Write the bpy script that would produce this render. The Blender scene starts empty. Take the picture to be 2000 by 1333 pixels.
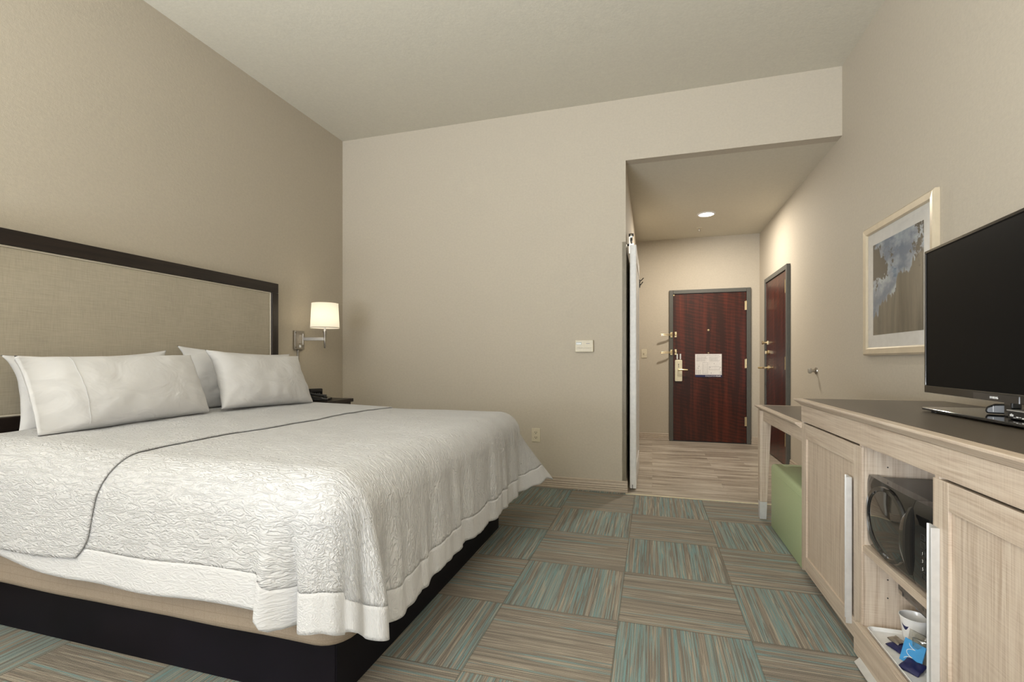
import bpy, bmesh, math, random
from math import sin, cos, pi, radians, exp, hypot, atan2, sqrt
from mathutils import Vector, Matrix, noise
random.seed(7)
C = bpy.context.scene.collection
S = bpy.context.scene

# ------------------------------------------------------------------ camera
YAW = 0.2984
cam = bpy.data.cameras.new('camera'); camo = bpy.data.objects.new('camera', cam); C.objects.link(camo)
camo.location = (0, 0, 1.08); camo.rotation_euler = (pi/2, 0, YAW)
cam.sensor_width = 36; cam.lens = 966.7/2000*36
cam.shift_x = (1000-976.3)/2000; cam.shift_y = (704.66-666.5)/2000
cam.clip_start = 0.02
S.camera = camo
# ------------------------------------------------------------------ world, light, exposure
S.view_settings.view_transform = 'Standard'; S.view_settings.look = 'None'
S.view_settings.gamma = 1; S.view_settings.exposure = 0.0
try: S.view_settings.use_curve_mapping = False
except Exception: pass
W = bpy.data.worlds.new('sky'); S.world = W; W.use_nodes = True
bg = W.node_tree.nodes['Background']; bg.inputs[0].default_value = (0.75, 0.86, 1.0, 1); bg.inputs[1].default_value = 1.0

def area(name, loc, rot, sx, sy, power, col):
    l = bpy.data.lights.new(name, 'AREA'); l.shape = 'RECTANGLE'; l.size = sx; l.size_y = sy
    l.energy = power; l.color = col
    o = bpy.data.objects.new(name, l); C.objects.link(o); o.location = loc; o.rotation_euler = rot
    return o
def point(name, loc, power, col, r=0.03):
    l = bpy.data.lights.new(name, 'POINT'); l.energy = power; l.color = col; l.shadow_soft_size = r
    o = bpy.data.objects.new(name, l); C.objects.link(o); o.location = loc
    return o
# daylight coming through the window behind the camera, then an added fill
area('daylight', (-2.3, -4.1, 1.85), (radians(90), 0, radians(-33)), 3.6, 2.4, 138, (0.93, 0.965, 1.0))
area('added_upward_fill', (-1.9, -2.30, 0.8), (radians(180), radians(20), 0), 1.7, 1.0, 640, (0.91, 0.955, 1.0))  # added fill with no real source, inside the room, brightens the ceiling for bounce

# ------------------------------------------------------------------ materials
class NT:
    def __init__(s, name):
        s.m = bpy.data.materials.new(name); s.m.use_nodes = True
        s.t = s.m.node_tree; s.n = s.t.nodes; s.b = s.n['Principled BSDF']
    def new(s, kind, **kw):
        n = s.n.new(kind)
        for k, v in kw.items(): setattr(n, k, v)
        return n
    def put(s, sock, v):
        if isinstance(v, bpy.types.NodeSocket): s.t.links.new(v, sock)
        elif isinstance(v, (tuple, list)) and len(v) == 3 and sock.type == 'RGBA': sock.default_value = (*v, 1)
        else: sock.default_value = v
    def P(s, **kw):
        for k, v in kw.items(): s.put(s.b.inputs[k.replace('_', ' ')], v)
        return s
    def geo(s): return s.new('ShaderNodeNewGeometry').outputs['Position']
    def obj(s): return s.new('ShaderNodeTexCoord').outputs['Object']
    def uv(s): return s.new('ShaderNodeTexCoord').outputs['UV']
    def map(s, v, scale=(1,1,1), loc=(0,0,0), rot=(0,0,0)):
        n = s.new('ShaderNodeMapping'); s.put(n.inputs[0], v)
        n.inputs['Scale'].default_value = scale; n.inputs['Location'].default_value = loc; n.inputs['Rotation'].default_value = rot
        return n.outputs[0]
    def noise(s, v, scale=5, detail=3, rough=0.5, dist=0):
        n = s.new('ShaderNodeTexNoise'); s.put(n.inputs['Vector'], v)
        n.inputs['Scale'].default_value = scale; n.inputs['Detail'].default_value = detail
        n.inputs['Roughness'].default_value = rough; n.inputs['Distortion'].default_value = dist
        return n.outputs['Fac']
    def math(s, op, a, b=0.0, c=0.0):
        n = s.new('ShaderNodeMath', operation=op); s.put(n.inputs[0], a); s.put(n.inputs[1], b)
        if op in ('MULTIPLY_ADD', 'COMPARE', 'SMOOTH_MIN'): s.put(n.inputs[2], c)
        return n.outputs[0]
    def mix(s, f, a, b, mode='MIX'):
        n = s.new('ShaderNodeMix', data_type='RGBA', blend_type=mode)
        s.put(n.inputs[0], f); s.put(n.inputs[6], a); s.put(n.inputs[7], b); return n.outputs[2]
    def mixf(s, f, a, b):
        n = s.new('ShaderNodeMix', data_type='FLOAT')
        s.put(n.inputs[0], f); s.put(n.inputs[2], a); s.put(n.inputs[3], b); return n.outputs[0]
    def ramp(s, f, stops, interp='LINEAR'):
        n = s.new('ShaderNodeValToRGB'); s.put(n.inputs[0], f); cr = n.color_ramp; cr.interpolation = interp
        while len(cr.elements) < len(stops): cr.elements.new(0.5)
        for e, (p, c) in zip(cr.elements, stops): e.position = p; e.color = (*c, 1) if len(c) == 3 else c
        return n.outputs[0]
    def sep(s, v):
        n = s.new('ShaderNodeSeparateXYZ'); s.put(n.inputs[0], v); return n.outputs
    def comb(s, x, y, z):
        n = s.new('ShaderNodeCombineXYZ')
        for i, v in enumerate((x, y, z)): s.put(n.inputs[i], v)
        return n.outputs[0]
    def bump(s, h, strength=0.3, dist=0.01):
        n = s.new('ShaderNodeBump'); s.put(n.inputs['Height'], h)
        n.inputs['Strength'].default_value = strength; n.inputs['Distance'].default_value = dist
        s.t.links.new(n.outputs[0], s.b.inputs['Normal']); return n

def plain(name, col, rough=0.5, metal=0.0, noise_amt=0.05, scale=40, spec=0.5, coat=0):
    t = NT(name); v = t.obj(); f = t.noise(v, scale, 3)
    c2 = tuple(min(1, c*(1+noise_amt)) for c in col); c1 = tuple(c*(1-noise_amt) for c in col)
    t.P(Base_Color=t.ramp(f, [(0.3, c1), (0.7, c2)]), Roughness=rough, Metallic=metal)
    t.b.inputs['Specular IOR Level'].default_value = spec
    t.b.inputs['Coat Weight'].default_value = coat
    return t.m

def wall_mat(name, col):
    t = NT(name); v = t.geo()
    f = t.noise(t.map(v, (1, 1, 1)), 260, 2); f2 = t.noise(t.map(v, (30, 30, 420)), 1, 2); f3 = t.noise(v, 60, 2)
    h = t.math('ADD', t.math('ADD', f, t.math('MULTIPLY', f2, 0.6)), f3)
    t.P(Base_Color=t.ramp(t.math('MULTIPLY', h, 0.4), [(0.35, tuple(c*0.94 for c in col)), (0.65, tuple(c*1.05 for c in col))]), Roughness=0.75)
    t.b.inputs['Specular IOR Level'].default_value = 0.25
    t.bump(h, 0.35, 0.0016); return t.m
M = {}
M['wall'] = wall_mat('wall_covering', (0.495, 0.443, 0.362))
M['ceil'] = wall_mat('ceiling_paint', (0.62, 0.585, 0.495))

def carpet():
    t = NT('carpet_tiles'); p = t.geo(); x, y, z = t.sep(p)
    T = 0.5
    u = t.math('DIVIDE', t.math('SUBTRACT', x, -0.134), T); v = t.math('DIVIDE', t.math('SUBTRACT', y, 4.106), T)
    iu = t.math('FLOOR', u); iv = t.math('FLOOR', v)
    par = t.math('PINGPONG', t.math('ADD', iu, iv), 1.0)          # 0 or 1
    # tile (0,-1) has stripes along y : iu+iv = -1 -> par 1
    a = t.mixf(par, y, x); b = t.mixf(par, x, y)                    # a: across the stripes, b: along
    rnd = t.new('ShaderNodeTexWhiteNoise', noise_dimensions='2D'); t.put(rnd.inputs['Vector'], t.comb(iu, iv, 0.0))
    r = t.math('MULTIPLY', rnd.outputs[0], 37.0)
    vec = t.comb(t.math('MULTIPLY', a, 95.0), t.math('MULTIPLY', b, 0.9), r)
    s1 = t.noise(vec, 1, 2.0, 0.6)
    vec2 = t.comb(t.math('MULTIPLY', a, 210.0), t.math('MULTIPLY', b, 3.0), t.math('ADD', r, 5.0))
    s2 = t.noise(vec2, 1, 1.0)
    vec3 = t.comb(t.math('MULTIPLY', a, 60.0), t.math('MULTIPLY', b, 0.7), t.math('ADD', r, 11.0))
    s3 = t.noise(vec3, 1, 1.5)
    dk, br_, tn, lt = (0.060, 0.040, 0.028), (0.135, 0.098, 0.070), (0.25, 0.20, 0.15), (0.42, 0.355, 0.27)
    te, t2, gy = (0.085, 0.275, 0.30), (0.14, 0.27, 0.27), (0.17, 0.20, 0.185)
    base = t.ramp(s1, [(0.0, dk), (0.37, br_), (0.44, tn), (0.50, br_), (0.545, lt), (0.59, tn), (0.64, dk), (0.70, lt)], 'CONSTANT')
    blue = t.ramp(s1, [(0.0, te), (0.37, dk), (0.42, te), (0.475, gy), (0.52, t2), (0.56, lt), (0.60, te), (0.66, br_)], 'CONSTANT')
    amt = t.mixf(par, 0.595, 0.45)
    isb = t.math('GREATER_THAN', s3, amt)
    col = t.mix(isb, base, blue)
    col = t.mix(t.math('MULTIPLY', t.math('GREATER_THAN', s2, 0.60), 0.75), col, (0.060, 0.044, 0.032))
    ln = t.math('GREATER_THAN', t.math('SINE', t.math('MULTIPLY', a, 1256.0)), 0.35)
    col = t.mix(t.math('MULTIPLY', ln, 0.30), col, (0.07, 0.055, 0.045))
    yarn = t.noise(p, 420, 2, 0.6)
    col = t.mix(t.math('MULTIPLY', yarn, 0.7), col, t.mix(0.5, col, (1.0, 0.95, 0.85)))
    col = t.mix(0.14, col, (0.02, 0.017, 0.014))
    fu = t.math('FRACT', u); fv = t.math('FRACT', v)
    def edge(f): return t.math('LESS_THAN', t.math('SUBTRACT', 0.5, t.math('ABSOLUTE', t.math('SUBTRACT', f, 0.5))), 0.006)
    seam = t.math('MAXIMUM', edge(fu), edge(fv))
    col = t.mix(t.math('MULTIPLY', seam, 0.45), col, (0.10, 0.085, 0.07))
    t.P(Base_Color=col, Roughness=0.95); t.b.inputs['Specular IOR Level'].default_value = 0.1
    t.bump(t.math('ADD', t.math('MULTIPLY', t.math('SINE', t.math('MULTIPLY', a, 1256.0)), 0.4), t.math('ADD', yarn, s2)), 0.5, 0.003)
    return t.m
M['carpet'] = carpet()

def hall_floor():
    t = NT('wood_look_tile'); p = t.geo()
    br = t.new('ShaderNodeTexBrick'); t.put(br.inputs['Vector'], p)
    br.offset = 0.37; br.inputs['Scale'].default_value = 1.0
    br.inputs['Brick Width'].default_value = 0.92; br.inputs['Row Height'].default_value = 0.152
    br.inputs['Mortar Size'].default_value = 0.0022; br.inputs['Mortar Smooth'].default_value = 0.3
    br.inputs['Color1'].default_value = (0, 0, 0, 1); br.inputs['Color2'].default_value = (1, 1, 1, 1)
    br.inputs['Mortar'].default_value = (0.5, 0.5, 0.5, 1)
    x, y, z = t.sep(p)
    v = t.comb(t.math('MULTIPLY', x, 3.0), t.math('MULTIPLY', y, 42.0), t.math('MULTIPLY', br.outputs['Color'], 9.0))
    g = t.noise(v, 1, 4, 0.6, 0.6); g2 = t.noise(t.comb(t.math('MULTIPLY', x, 1.3), t.math('MULTIPLY', y, 9.0), t.math('MULTIPLY', br.outputs['Color'], 5.0)), 1, 2)
    f = t.math('ADD', t.math('MULTIPLY', g, 0.55), t.math('MULTIPLY', g2, 0.45))
    col = t.ramp(f, [(0.38, (0.20, 0.165, 0.13)), (0.5, (0.38, 0.325, 0.26)), (0.61, (0.54, 0.485, 0.41))])
    col = t.mix(t.math('MULTIPLY', t.math('SUBTRACT', br.outputs['Color'], 0.5), 0.35), col, (0.26, 0.215, 0.165))
    col = t.mix(t.math('MULTIPLY', br.outputs['Fac'], 0.8), col, (0.36, 0.31, 0.25))
    t.P(Base_Color=col, Roughness=0.38); t.bump(t.math('SUBTRACT', 1.0, br.outputs['Fac']), 0.3, 0.001)
    return t.m
M['tile'] = hall_floor()

def ash(name, axis='Z', dark=1.0):
    """pale laminated ash, grain along the given axis"""
    t = NT(name); v = t.geo()
    sc = {'X': (2.5, 60, 60), 'Y': (60, 2.5, 60), 'Z': (60, 60, 2.5)}[axis]
    fs = {'X': (7, 320, 320), 'Y': (320, 7, 320), 'Z': (320, 320, 7)}[axis]
    cr = {'X': (420, 10, 10), 'Y': (10, 420, 10), 'Z': (10, 10, 420)}[axis]
    g = t.noise(t.map(v, sc), 1, 4, 0.55, 0.8); f = t.noise(t.map(v, fs), 1, 2); c = t.noise(t.map(v, cr), 1, 2)
    h = t.math('ADD', t.math('MULTIPLY', g, 0.5), t.math('ADD', t.math('MULTIPLY', f, 0.3), t.math('MULTIPLY', c, 0.2)))
    a = tuple(q*dark for q in (0.44, 0.345, 0.265)); b = tuple(q*dark for q in (0.565, 0.465, 0.37)); d = tuple(q*dark for q in (0.64, 0.55, 0.45))
    t.P(Base_Color=t.ramp(h, [(0.38, a), (0.5, b), (0.62, d)]), Roughness=0.5)
    t.b.inputs['Specular IOR Level'].default_value = 0.3
    t.bump(h, 0.12, 0.001); return t.m
M['ashZ'] = ash('ash_grain_upright', 'Z'); M['ashY'] = ash('ash_grain_level', 'Y'); M['ashX'] = ash('ash_grain_cross', 'X')

def mahogany():
    t = NT('red_mahogany_veneer'); v = t.obj()
    g = t.noise(t.map(v, (16, 16, 0.9)), 1, 4, 0.6, 0.4)
    w = t.new('ShaderNodeTexWave', wave_type='BANDS', bands_direction='DIAGONAL'); t.put(w.inputs['Vector'], t.map(v, (2.4, 2.4, 11)))
    w.inputs['Scale'].default_value = 1.3; w.inputs['Distortion'].default_value = 5; w.inputs['Detail'].default_value = 2; w.inputs['Detail Scale'].default_value = 1.2
    m = t.noise(t.map(v, (3.5, 3.5, 1.0)), 1, 2)
    h = t.math('ADD', t.math('MULTIPLY', g, 0.6), t.math('MULTIPLY', t.math('MULTIPLY', w.outputs['Fac'], m), 0.16))
    t.P(Base_Color=t.ramp(h, [(0.28, (0.030, 0.007, 0.003)), (0.48, (0.105, 0.017, 0.006)), (0.68, (0.22, 0.050, 0.016))]), Roughness=0.32)
    t.b.inputs['Coat Weight'].default_value = 0.08; t.b.inputs['Coat Roughness'].default_value = 0.12; t.b.inputs['Specular IOR Level'].default_value = 0.35
    return t.m
M['mahog'] = mahogany()

def espresso(name, axis):
    t = NT(name); v = t.obj()
    sc = {'Y': (50, 2.5, 50), 'Z': (50, 50, 2.5)}[axis]
    g = t.noise(t.map(v, sc), 1, 4, 0.6, 0.5)
    t.P(Base_Color=t.ramp(g, [(0.35, (0.009, 0.006, 0.005)), (0.7, (0.026, 0.016, 0.012))]), Roughness=0.33)
    return t.m
M['espY'] = espresso('espresso_wood', 'Y'); M['espZ'] = espresso('espresso_wood_upright', 'Z')
M['base'] = plain('black_brown_laminate', (0.006, 0.005, 0.008), 0.5, scale=3, noise_amt=0.35, spec=0.15)

def linen(name, col, amt, bs=0.3, sc=1.0):
    t = NT(name); v = t.obj()
    a = t.noise(t.map(v, (14*sc, 14*sc, 620*sc)), 1, 2); b = t.noise(t.map(v, (620*sc, 620*sc, 14*sc)), 1, 2); c = t.noise(v, 3, 3)
    h = t.math('ADD', t.math('MULTIPLY', a, 0.5), t.math('MULTIPLY', b, 0.5))
    f = t.math('ADD', t.math('MULTIPLY', h, 0.8), t.math('MULTIPLY', c, 0.2))
    t.P(Base_Color=t.ramp(f, [(0.35, tuple(q*(1-amt) for q in col)), (0.65, tuple(min(1, q*(1+amt)) for q in col))]), Roughness=0.85)
    t.b.inputs['Specular IOR Level'].default_value = 0.15
    t.bump(h, bs, 0.001); return t.m
M['linen'] = linen('beige_linen_weave', (0.44, 0.395, 0.315), 0.17)
M['piping'] = plain('pale_piping', (0.62, 0.57, 0.48), 0.7)

def skirt():
    t = NT('tan_ribbed_cloth'); v = t.geo(); x, y, z = t.sep(v)
    l1 = t.math('LESS_THAN', t.math('FRACT', t.math('MULTIPLY', z, 34.0)), 0.09)
    l2 = t.math('LESS_THAN', t.math('FRACT', t.math('MULTIPLY', t.math('ADD', x, y), 22.0)), 0.05)
    n = t.noise(v, 350, 2)
    c = t.ramp(n, [(0.3, (0.33, 0.265, 0.205)), (0.7, (0.40, 0.33, 0.26))])
    c = t.mix(t.math('MULTIPLY', t.math('MAXIMUM', l1, t.math('MULTIPLY', l2, 0.6)), 0.35), c, (0.22, 0.175, 0.135))
    t.P(Base_Color=c, Roughness=0.9); t.b.inputs['Specular IOR Level'].default_value = 0.1
    t.bump(t.math('ADD', t.math('MULTIPLY', n, 0.3), t.noise(t.map(v, (6, 6, 14)), 1, 2)), 0.35, 0.006); return t.m
M['skirt'] = skirt()

def quilt(name, strength, fine):
    """white matelasse: short wavy ridges running along the bed"""
    t = NT(name); uv = t.uv(); u, v, w = t.sep(uv)
    n = t.noise(t.comb(t.math('MULTIPLY', u, 19.0), t.math('MULTIPLY', v, 52.0), 0.0), 1, 2.5, 0.5, 1.5)
    n2 = t.noise(t.comb(t.math('MULTIPLY', u, 30.0), t.math('MULTIPLY', v, 90.0), 3.0), 1, 2, 0.5, 1.0)
    n3 = t.noise(t.comb(t.math('MULTIPLY', u, 4.0), t.math('MULTIPLY', v, 7.0), 1.0), 1, 2)
    r = t.math('SUBTRACT', 1.0, t.math('ABSOLUTE', t.math('MULTIPLY', t.math('SUBTRACT', n, 0.5), 7.0)))
    r = t.math('MAXIMUM', r, 0.0)
    h = t.math('ADD', t.math('MULTIPLY', r, 0.7), t.math('ADD', t.math('MULTIPLY', n2, 0.5), t.math('MULTIPLY', n3, 1.2)))
    fi = t.noise(uv, 700, 2)
    h = t.math('ADD', h, t.math('MULTIPLY', fi, fine))
    t.P(Base_Color=t.ramp(n3, [(0.3, (0.60, 0.60, 0.615)), (0.7, (0.645, 0.645, 0.66))]), Roughness=0.75)
    t.b.inputs['Specular IOR Level'].default_value = 0.25; t.b.inputs['Sheen Weight'].default_value = 0.15
    t.bump(h, strength, 0.010); return t.m
M['quilt'] = quilt('white_matelasse', 0.68, 0.12); M['hem'] = quilt('white_hem_cloth', 0.30, 0.10)
def pillowcloth():
    t = NT('white_pillow_cotton'); v = t.obj()
    a = t.noise(t.map(v, (3, 5, 9)), 1, 3, 0.55, 1.2); f = t.noise(v, 900, 1)
    t.P(Base_Color=t.ramp(a, [(0.3, (0.62, 0.615, 0.62)), (0.7, (0.67, 0.665, 0.67))]), Roughness=0.8)
    t.b.inputs['Specular IOR Level'].default_value = 0.2
    t.bump(t.math('ADD', a, t.math('MULTIPLY', f, 0.03)), 0.45, 0.02); return t.m
M['pillow'] = pillowcloth()

M['doorframe'] = plain('grey_painted_steel', (0.085, 0.083, 0.072), 0.45)
M['base_trim'] = plain('taupe_vinyl', (0.44, 0.365, 0.285), 0.5)
M['brass'] = plain('satin_brass', (0.75, 0.62, 0.38), 0.28, 1.0)
M['ivory_metal'] = plain('pale_brass_enamel', (0.74, 0.68, 0.50), 0.35, 0.35)
M['nickel'] = plain('brushed_nickel', (0.44, 0.41, 0.37), 0.32, 1.0)
M['chrome'] = plain('chrome', (0.8, 0.8, 0.8), 0.08, 1.0)
M['alu'] = plain('silver_aluminium', (0.72, 0.72, 0.72), 0.42, 0.55)
M['white_paint'] = plain('white_paint', (0.74, 0.73, 0.71), 0.4)
M['offwhite'] = plain('cream_plastic', (0.60, 0.54, 0.41), 0.4)
M['lcd'] = plain('grey_display', (0.35, 0.37, 0.32), 0.2)
M['black_gloss'] = plain('gloss_black_plastic', (0.010, 0.010, 0.011), 0.07, coat=0.5)
M['black'] = plain('black_plastic', (0.012, 0.012, 0.013), 0.35)
M['charcoal'] = plain('charcoal_plastic', (0.04, 0.04, 0.04), 0.3)
M['screen'] = plain('switched_off_screen', (0.006, 0.006, 0.006), 0.35, spec=0.03)
M['graphite'] = plain('graphite_bezel', (0.035, 0.032, 0.028), 0.10, 0.4)
M['green'] = plain('sage_green_vinyl', (0.44, 0.53, 0.30), 0.42, scale=120, noise_amt=0.03)
M['paper'] = plain('white_paper', (0.78, 0.75, 0.72), 0.7)
M['ink'] = plain('grey_ink', (0.28, 0.26, 0.27), 0.7)
M['navy'] = plain('navy_print', (0.012, 0.014, 0.075), 0.5)
M['bluecard'] = plain('bright_blue_card', (0.06, 0.30, 0.62), 0.45)
M['mat_board'] = plain('white_mat_board', (0.74, 0.73, 0.70), 0.7)
M['champagne'] = plain('champagne_wood', (0.60, 0.52, 0.39), 0.35, 0.25, scale=20)
M['ceramic'] = plain('white_glazed', (0.80, 0.79, 0.78), 0.18)
M['silverprint'] = plain('silver_letters', (0.75, 0.75, 0.75), 0.4)
def top_lam():
    t = NT('taupe_stone_laminate'); n = t.noise(t.geo(), 260, 3); n2 = t.noise(t.geo(), 900, 1)
    t.P(Base_Color=t.ramp(t.math('ADD', t.math('MULTIPLY', n, 0.6), t.math('MULTIPLY', n2, 0.4)), [(0.35, (0.085, 0.070, 0.053)), (0.66, (0.14, 0.115, 0.088))]), Roughness=0.36); return t.m
M['lam'] = top_lam()
def glass(name, refl=0.015, tint=(1, 1, 1), rough=0.03, fres=0.30):
    t = NT(name); n = t.n
    tr = n.new('ShaderNodeBsdfTransparent'); tr.inputs[0].default_value = (*tint, 1)
    gl = n.new('ShaderNodeBsdfGlossy'); gl.inputs['Roughness'].default_value = rough
    fr = n.new('ShaderNodeLayerWeight'); fr.inputs[0].default_value = 0.08
    mx = n.new('ShaderNodeMixShader')
    t.t.links.new(t.math('ADD', t.math('MULTIPLY', fr.outputs['Fresnel'], fres), refl), mx.inputs[0])
    t.t.links.new(tr.outputs[0], mx.inputs[1]); t.t.links.new(gl.outputs[0], mx.inputs[2])
    t.t.links.new(mx.outputs[0], n['Material Output'].inputs[0]); return t.m
M['glass'] = glass('clear_glass'); M['film'] = glass('corner_guard_plastic', 0.03, (0.97, 0.96, 0.93), 0.35, 0.08); M['clearplastic'] = glass('clear_film', 0.18, (0.93, 0.93, 0.90))
M['darkglass'] = plain('smoked_glass', (0.012, 0.012, 0.013), 0.05, coat=1.0)
def emis(name, col, st, base=(0.8, 0.8, 0.8)):
    t = NT(name); n = t.noise(t.obj(), 30, 2)
    t.P(Base_Color=t.ramp(n, [(0.3, tuple(c*0.97 for c in base)), (0.7, base)]), Roughness=0.6)
    t.b.inputs['Emission Color'].default_value = (*col, 1); t.b.inputs['Emission Strength'].default_value = st; return t.m
def shade_mat():
    t = NT('lit_white_lampshade'); n = t.n; f = t.noise(t.map(t.obj(), (300, 300, 300)), 1, 2)
    col = t.ramp(f, [(0.3, (0.82, 0.78, 0.70)), (0.7, (0.88, 0.85, 0.78))])
    d = n.new('ShaderNodeBsdfDiffuse'); tr = n.new('ShaderNodeBsdfTranslucent'); mx = n.new('ShaderNodeMixShader'); mx.inputs[0].default_value = 0.75
    t.t.links.new(col, d.inputs[0]); t.t.links.new(col, tr.inputs[0])
    em = n.new('ShaderNodeEmission'); em.inputs[0].default_value = (1, 0.93, 0.78, 1); em.inputs[1].default_value = 0.25
    ad = n.new('ShaderNodeAddShader')
    t.t.links.new(d.outputs[0], mx.inputs[1]); t.t.links.new(tr.outputs[0], mx.inputs[2])
    t.t.links.new(mx.outputs[0], ad.inputs[0]); t.t.links.new(em.outputs[0], ad.inputs[1])
    t.t.links.new(ad.outputs[0], n['Material Output'].inputs[0]); return t.m
M['shade'] = shade_mat()
M['bulb'] = emis('lit_bulb', (1, 0.9, 0.7), 8)
M['downlight'] = emis('lit_diffuser', (1, 0.94, 0.82), 14)
def print_mat():
    """a landscape photograph: tree silhouettes against a cloudy sky above a pale meadow haze"""
    t = NT('landscape_print'); v = t.obj(); x, y, z = t.sep(v)
    cl = t.noise(t.map(v, (1, 3, 5)), 1.6, 4, 0.6)
    sky = t.ramp(cl, [(0.4, (0.09, 0.15, 0.24)), (0.6, (0.40, 0.47, 0.53))])
    field = t.ramp(t.noise(t.map(v, (1, 25, 3)), 1, 3), [(0.3, (0.06, 0.055, 0.038)), (0.7, (0.15, 0.135, 0.095))])
    # tree line height varies over y; z is up from the frame's centre
    ln = t.noise(t.comb(0.0, t.math('MULTIPLY', y, 9.0), 0.0), 1, 5, 0.65)
    edge = t.math('SUBTRACT', t.math('MULTIPLY', ln, 0.42), 0.22)
    edge = t.math('SUBTRACT', edge, t.math('MULTIPLY', y, 0.55))
    below = t.math('LESS_THAN', z, edge)
    col = t.mix(below, sky, field)
    lv = t.noise(t.map(v, (1, 1, 1)), 26, 4, 0.7)
    big = t.noise(t.map(v, (1, 1, 1)), 5, 2)
    q = t.math('ADD', t.math('MULTIPLY', lv, 0.40), t.math('MULTIPLY', big, 0.55))
    q = t.math('ADD', q, t.math('MULTIPLY', t.math('ABSOLUTE', t.math('ADD', y, 0.02)), 0.30))
    dark = t.math('GREATER_THAN', q, t.math('ADD', 0.54, t.math('MULTIPLY', t.math('MAXIMUM', t.math('SUBTRACT', 0.12, z), 0.0), 0.5)))
    col = t.mix(dark, col, (0.018, 0.020, 0.016))
    t.P(Base_Color=col, Roughness=0.6); return t.m
M['print'] = print_mat()

# ------------------------------------------------------------------ mesh helpers
def bm_new(): return bmesh.new()
def box(bm, x0, x1, y0, y1, z0, z1):
    vs = [bm.verts.new((x, y, z)) for x in (x0, x1) for y in (y0, y1) for z in (z0, z1)]
    for f in ((0,1,3,2), (4,6,7,5), (0,4,5,1), (2,3,7,6), (0,2,6,4), (1,5,7,3)): bm.faces.new([vs[i] for i in f])
    return vs
def prism(bm, pts, axis, a, b):
    """extrude a 2D outline along an axis from a to b"""
    def mk(p, t):
        return {'X': (t, p[0], p[1]), 'Y': (p[0], t, p[1]), 'Z': (p[0], p[1], t)}[axis]
    A = [bm.verts.new(mk(p, a)) for p in pts]; B = [bm.verts.new(mk(p, b)) for p in pts]
    bm.faces.new(A); bm.faces.new(B[::-1])
    for i in range(len(pts)):
        j = (i+1) % len(pts); bm.faces.new((A[i], A[j], B[j], B[i]))
def lathe(bm, prof, c=(0,0,0), n=32, axis='Z', cap=True):
    rings = []
    for r, h in prof:
        ring = []
        for k in range(n):
            a = 2*pi*k/n; p = (r*cos(a), r*sin(a), h)
            if axis == 'X': p = (p[2], p[0], p[1])
            elif axis == 'Y': p = (p[1], p[2], p[0])
            ring.append(bm.verts.new((c[0]+p[0], c[1]+p[1], c[2]+p[2])))
        rings.append(ring)
    for a, b in zip(rings, rings[1:]):
        for k in range(n): bm.faces.new((a[k], a[(k+1) % n], b[(k+1) % n], b[k]))
    if cap: bm.faces.new(rings[0][::-1]); bm.faces.new(rings[-1])
def tube(bm, pts, r, n=10):
    pts = [Vector(p) for p in pts]; rings = []; rs = r if isinstance(r, (list, tuple)) else [r]*len(pts)
    for i, p in enumerate(pts):
        d = (pts[min(i+1, len(pts)-1)] - pts[max(i-1, 0)]).normalized()
        up = Vector((0, 0, 1)) if abs(d.z) < 0.9 else Vector((1, 0, 0))
        s = d.cross(up).normalized(); u = s.cross(d).normalized()
        rings.append([bm.verts.new(p + rs[i]*(cos(2*pi*k/n)*s + sin(2*pi*k/n)*u)) for k in range(n)])
    for a, b in zip(rings, rings[1:]):
        for k in range(n): bm.faces.new((a[k], a[(k+1) % n], b[(k+1) % n], b[k]))
    bm.faces.new(rings[0][::-1]); bm.faces.new(rings[-1])
def roundrect(w, h, r, n=6, cx=0, cy=0):
    out = []
    for sx, sy, a0 in ((1, 1, 0), (-1, 1, 90), (-1, -1, 180), (1, -1, 270)):
        for k in range(n+1):
            a = radians(a0 + 90*k/n); out.append((cx+sx*(w/2-r)+r*cos(a), cy+sy*(h/2-r)+r*sin(a)))
    return out
def setp(o, label=None, cat=None, group=None, kind=None):
    if label: o['label'] = label
    if cat: o['category'] = cat
    if group: o['group'] = group
    if kind: o['kind'] = kind
    return o
def obj(name, bm, mat, parent=None, bevel=0, seg=2, smooth=False, loc=None, label=None):
    """link the bmesh (world coordinates) as one object; the origin goes to loc or the parent's chain"""
    bmesh.ops.recalc_face_normals(bm, faces=bm.faces)
    off = Vector((0, 0, 0)); p = parent
    while p is not None: off += Vector(p.location); p = p.parent
    tgt = Vector(loc) if loc is not None else off
    for v in bm.verts: v.co -= tgt
    me = bpy.data.meshes.new(name); bm.to_mesh(me); bm.free()
    o = bpy.data.objects.new(name, me); C.objects.link(o)
    me.materials.append(mat)
    o.location = tgt - off
    if parent: o.parent = parent
    if bevel:
        m = o.modifiers.new('bevel', 'BEVEL'); m.width = bevel; m.segments = seg; m.limit_method = 'ANGLE'; m.angle_limit = radians(40)
    if smooth:
        for f in me.polygons: f.use_smooth = True
        if smooth != 'all':
            me.set_sharp_from_angle(angle=radians(35))
    if label: o['label'] = label
    return o
def thing(name, label, cat, loc, group=None, kind=None):
    o = bpy.data.objects.new(name, None); C.objects.link(o); o.location = loc; o.empty_display_size = 0.1
    setp(o, label, cat, group, kind); return o
def B(*boxes):
    bm = bm_new()
    for b in boxes: box(bm, *b)
    return bm
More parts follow.
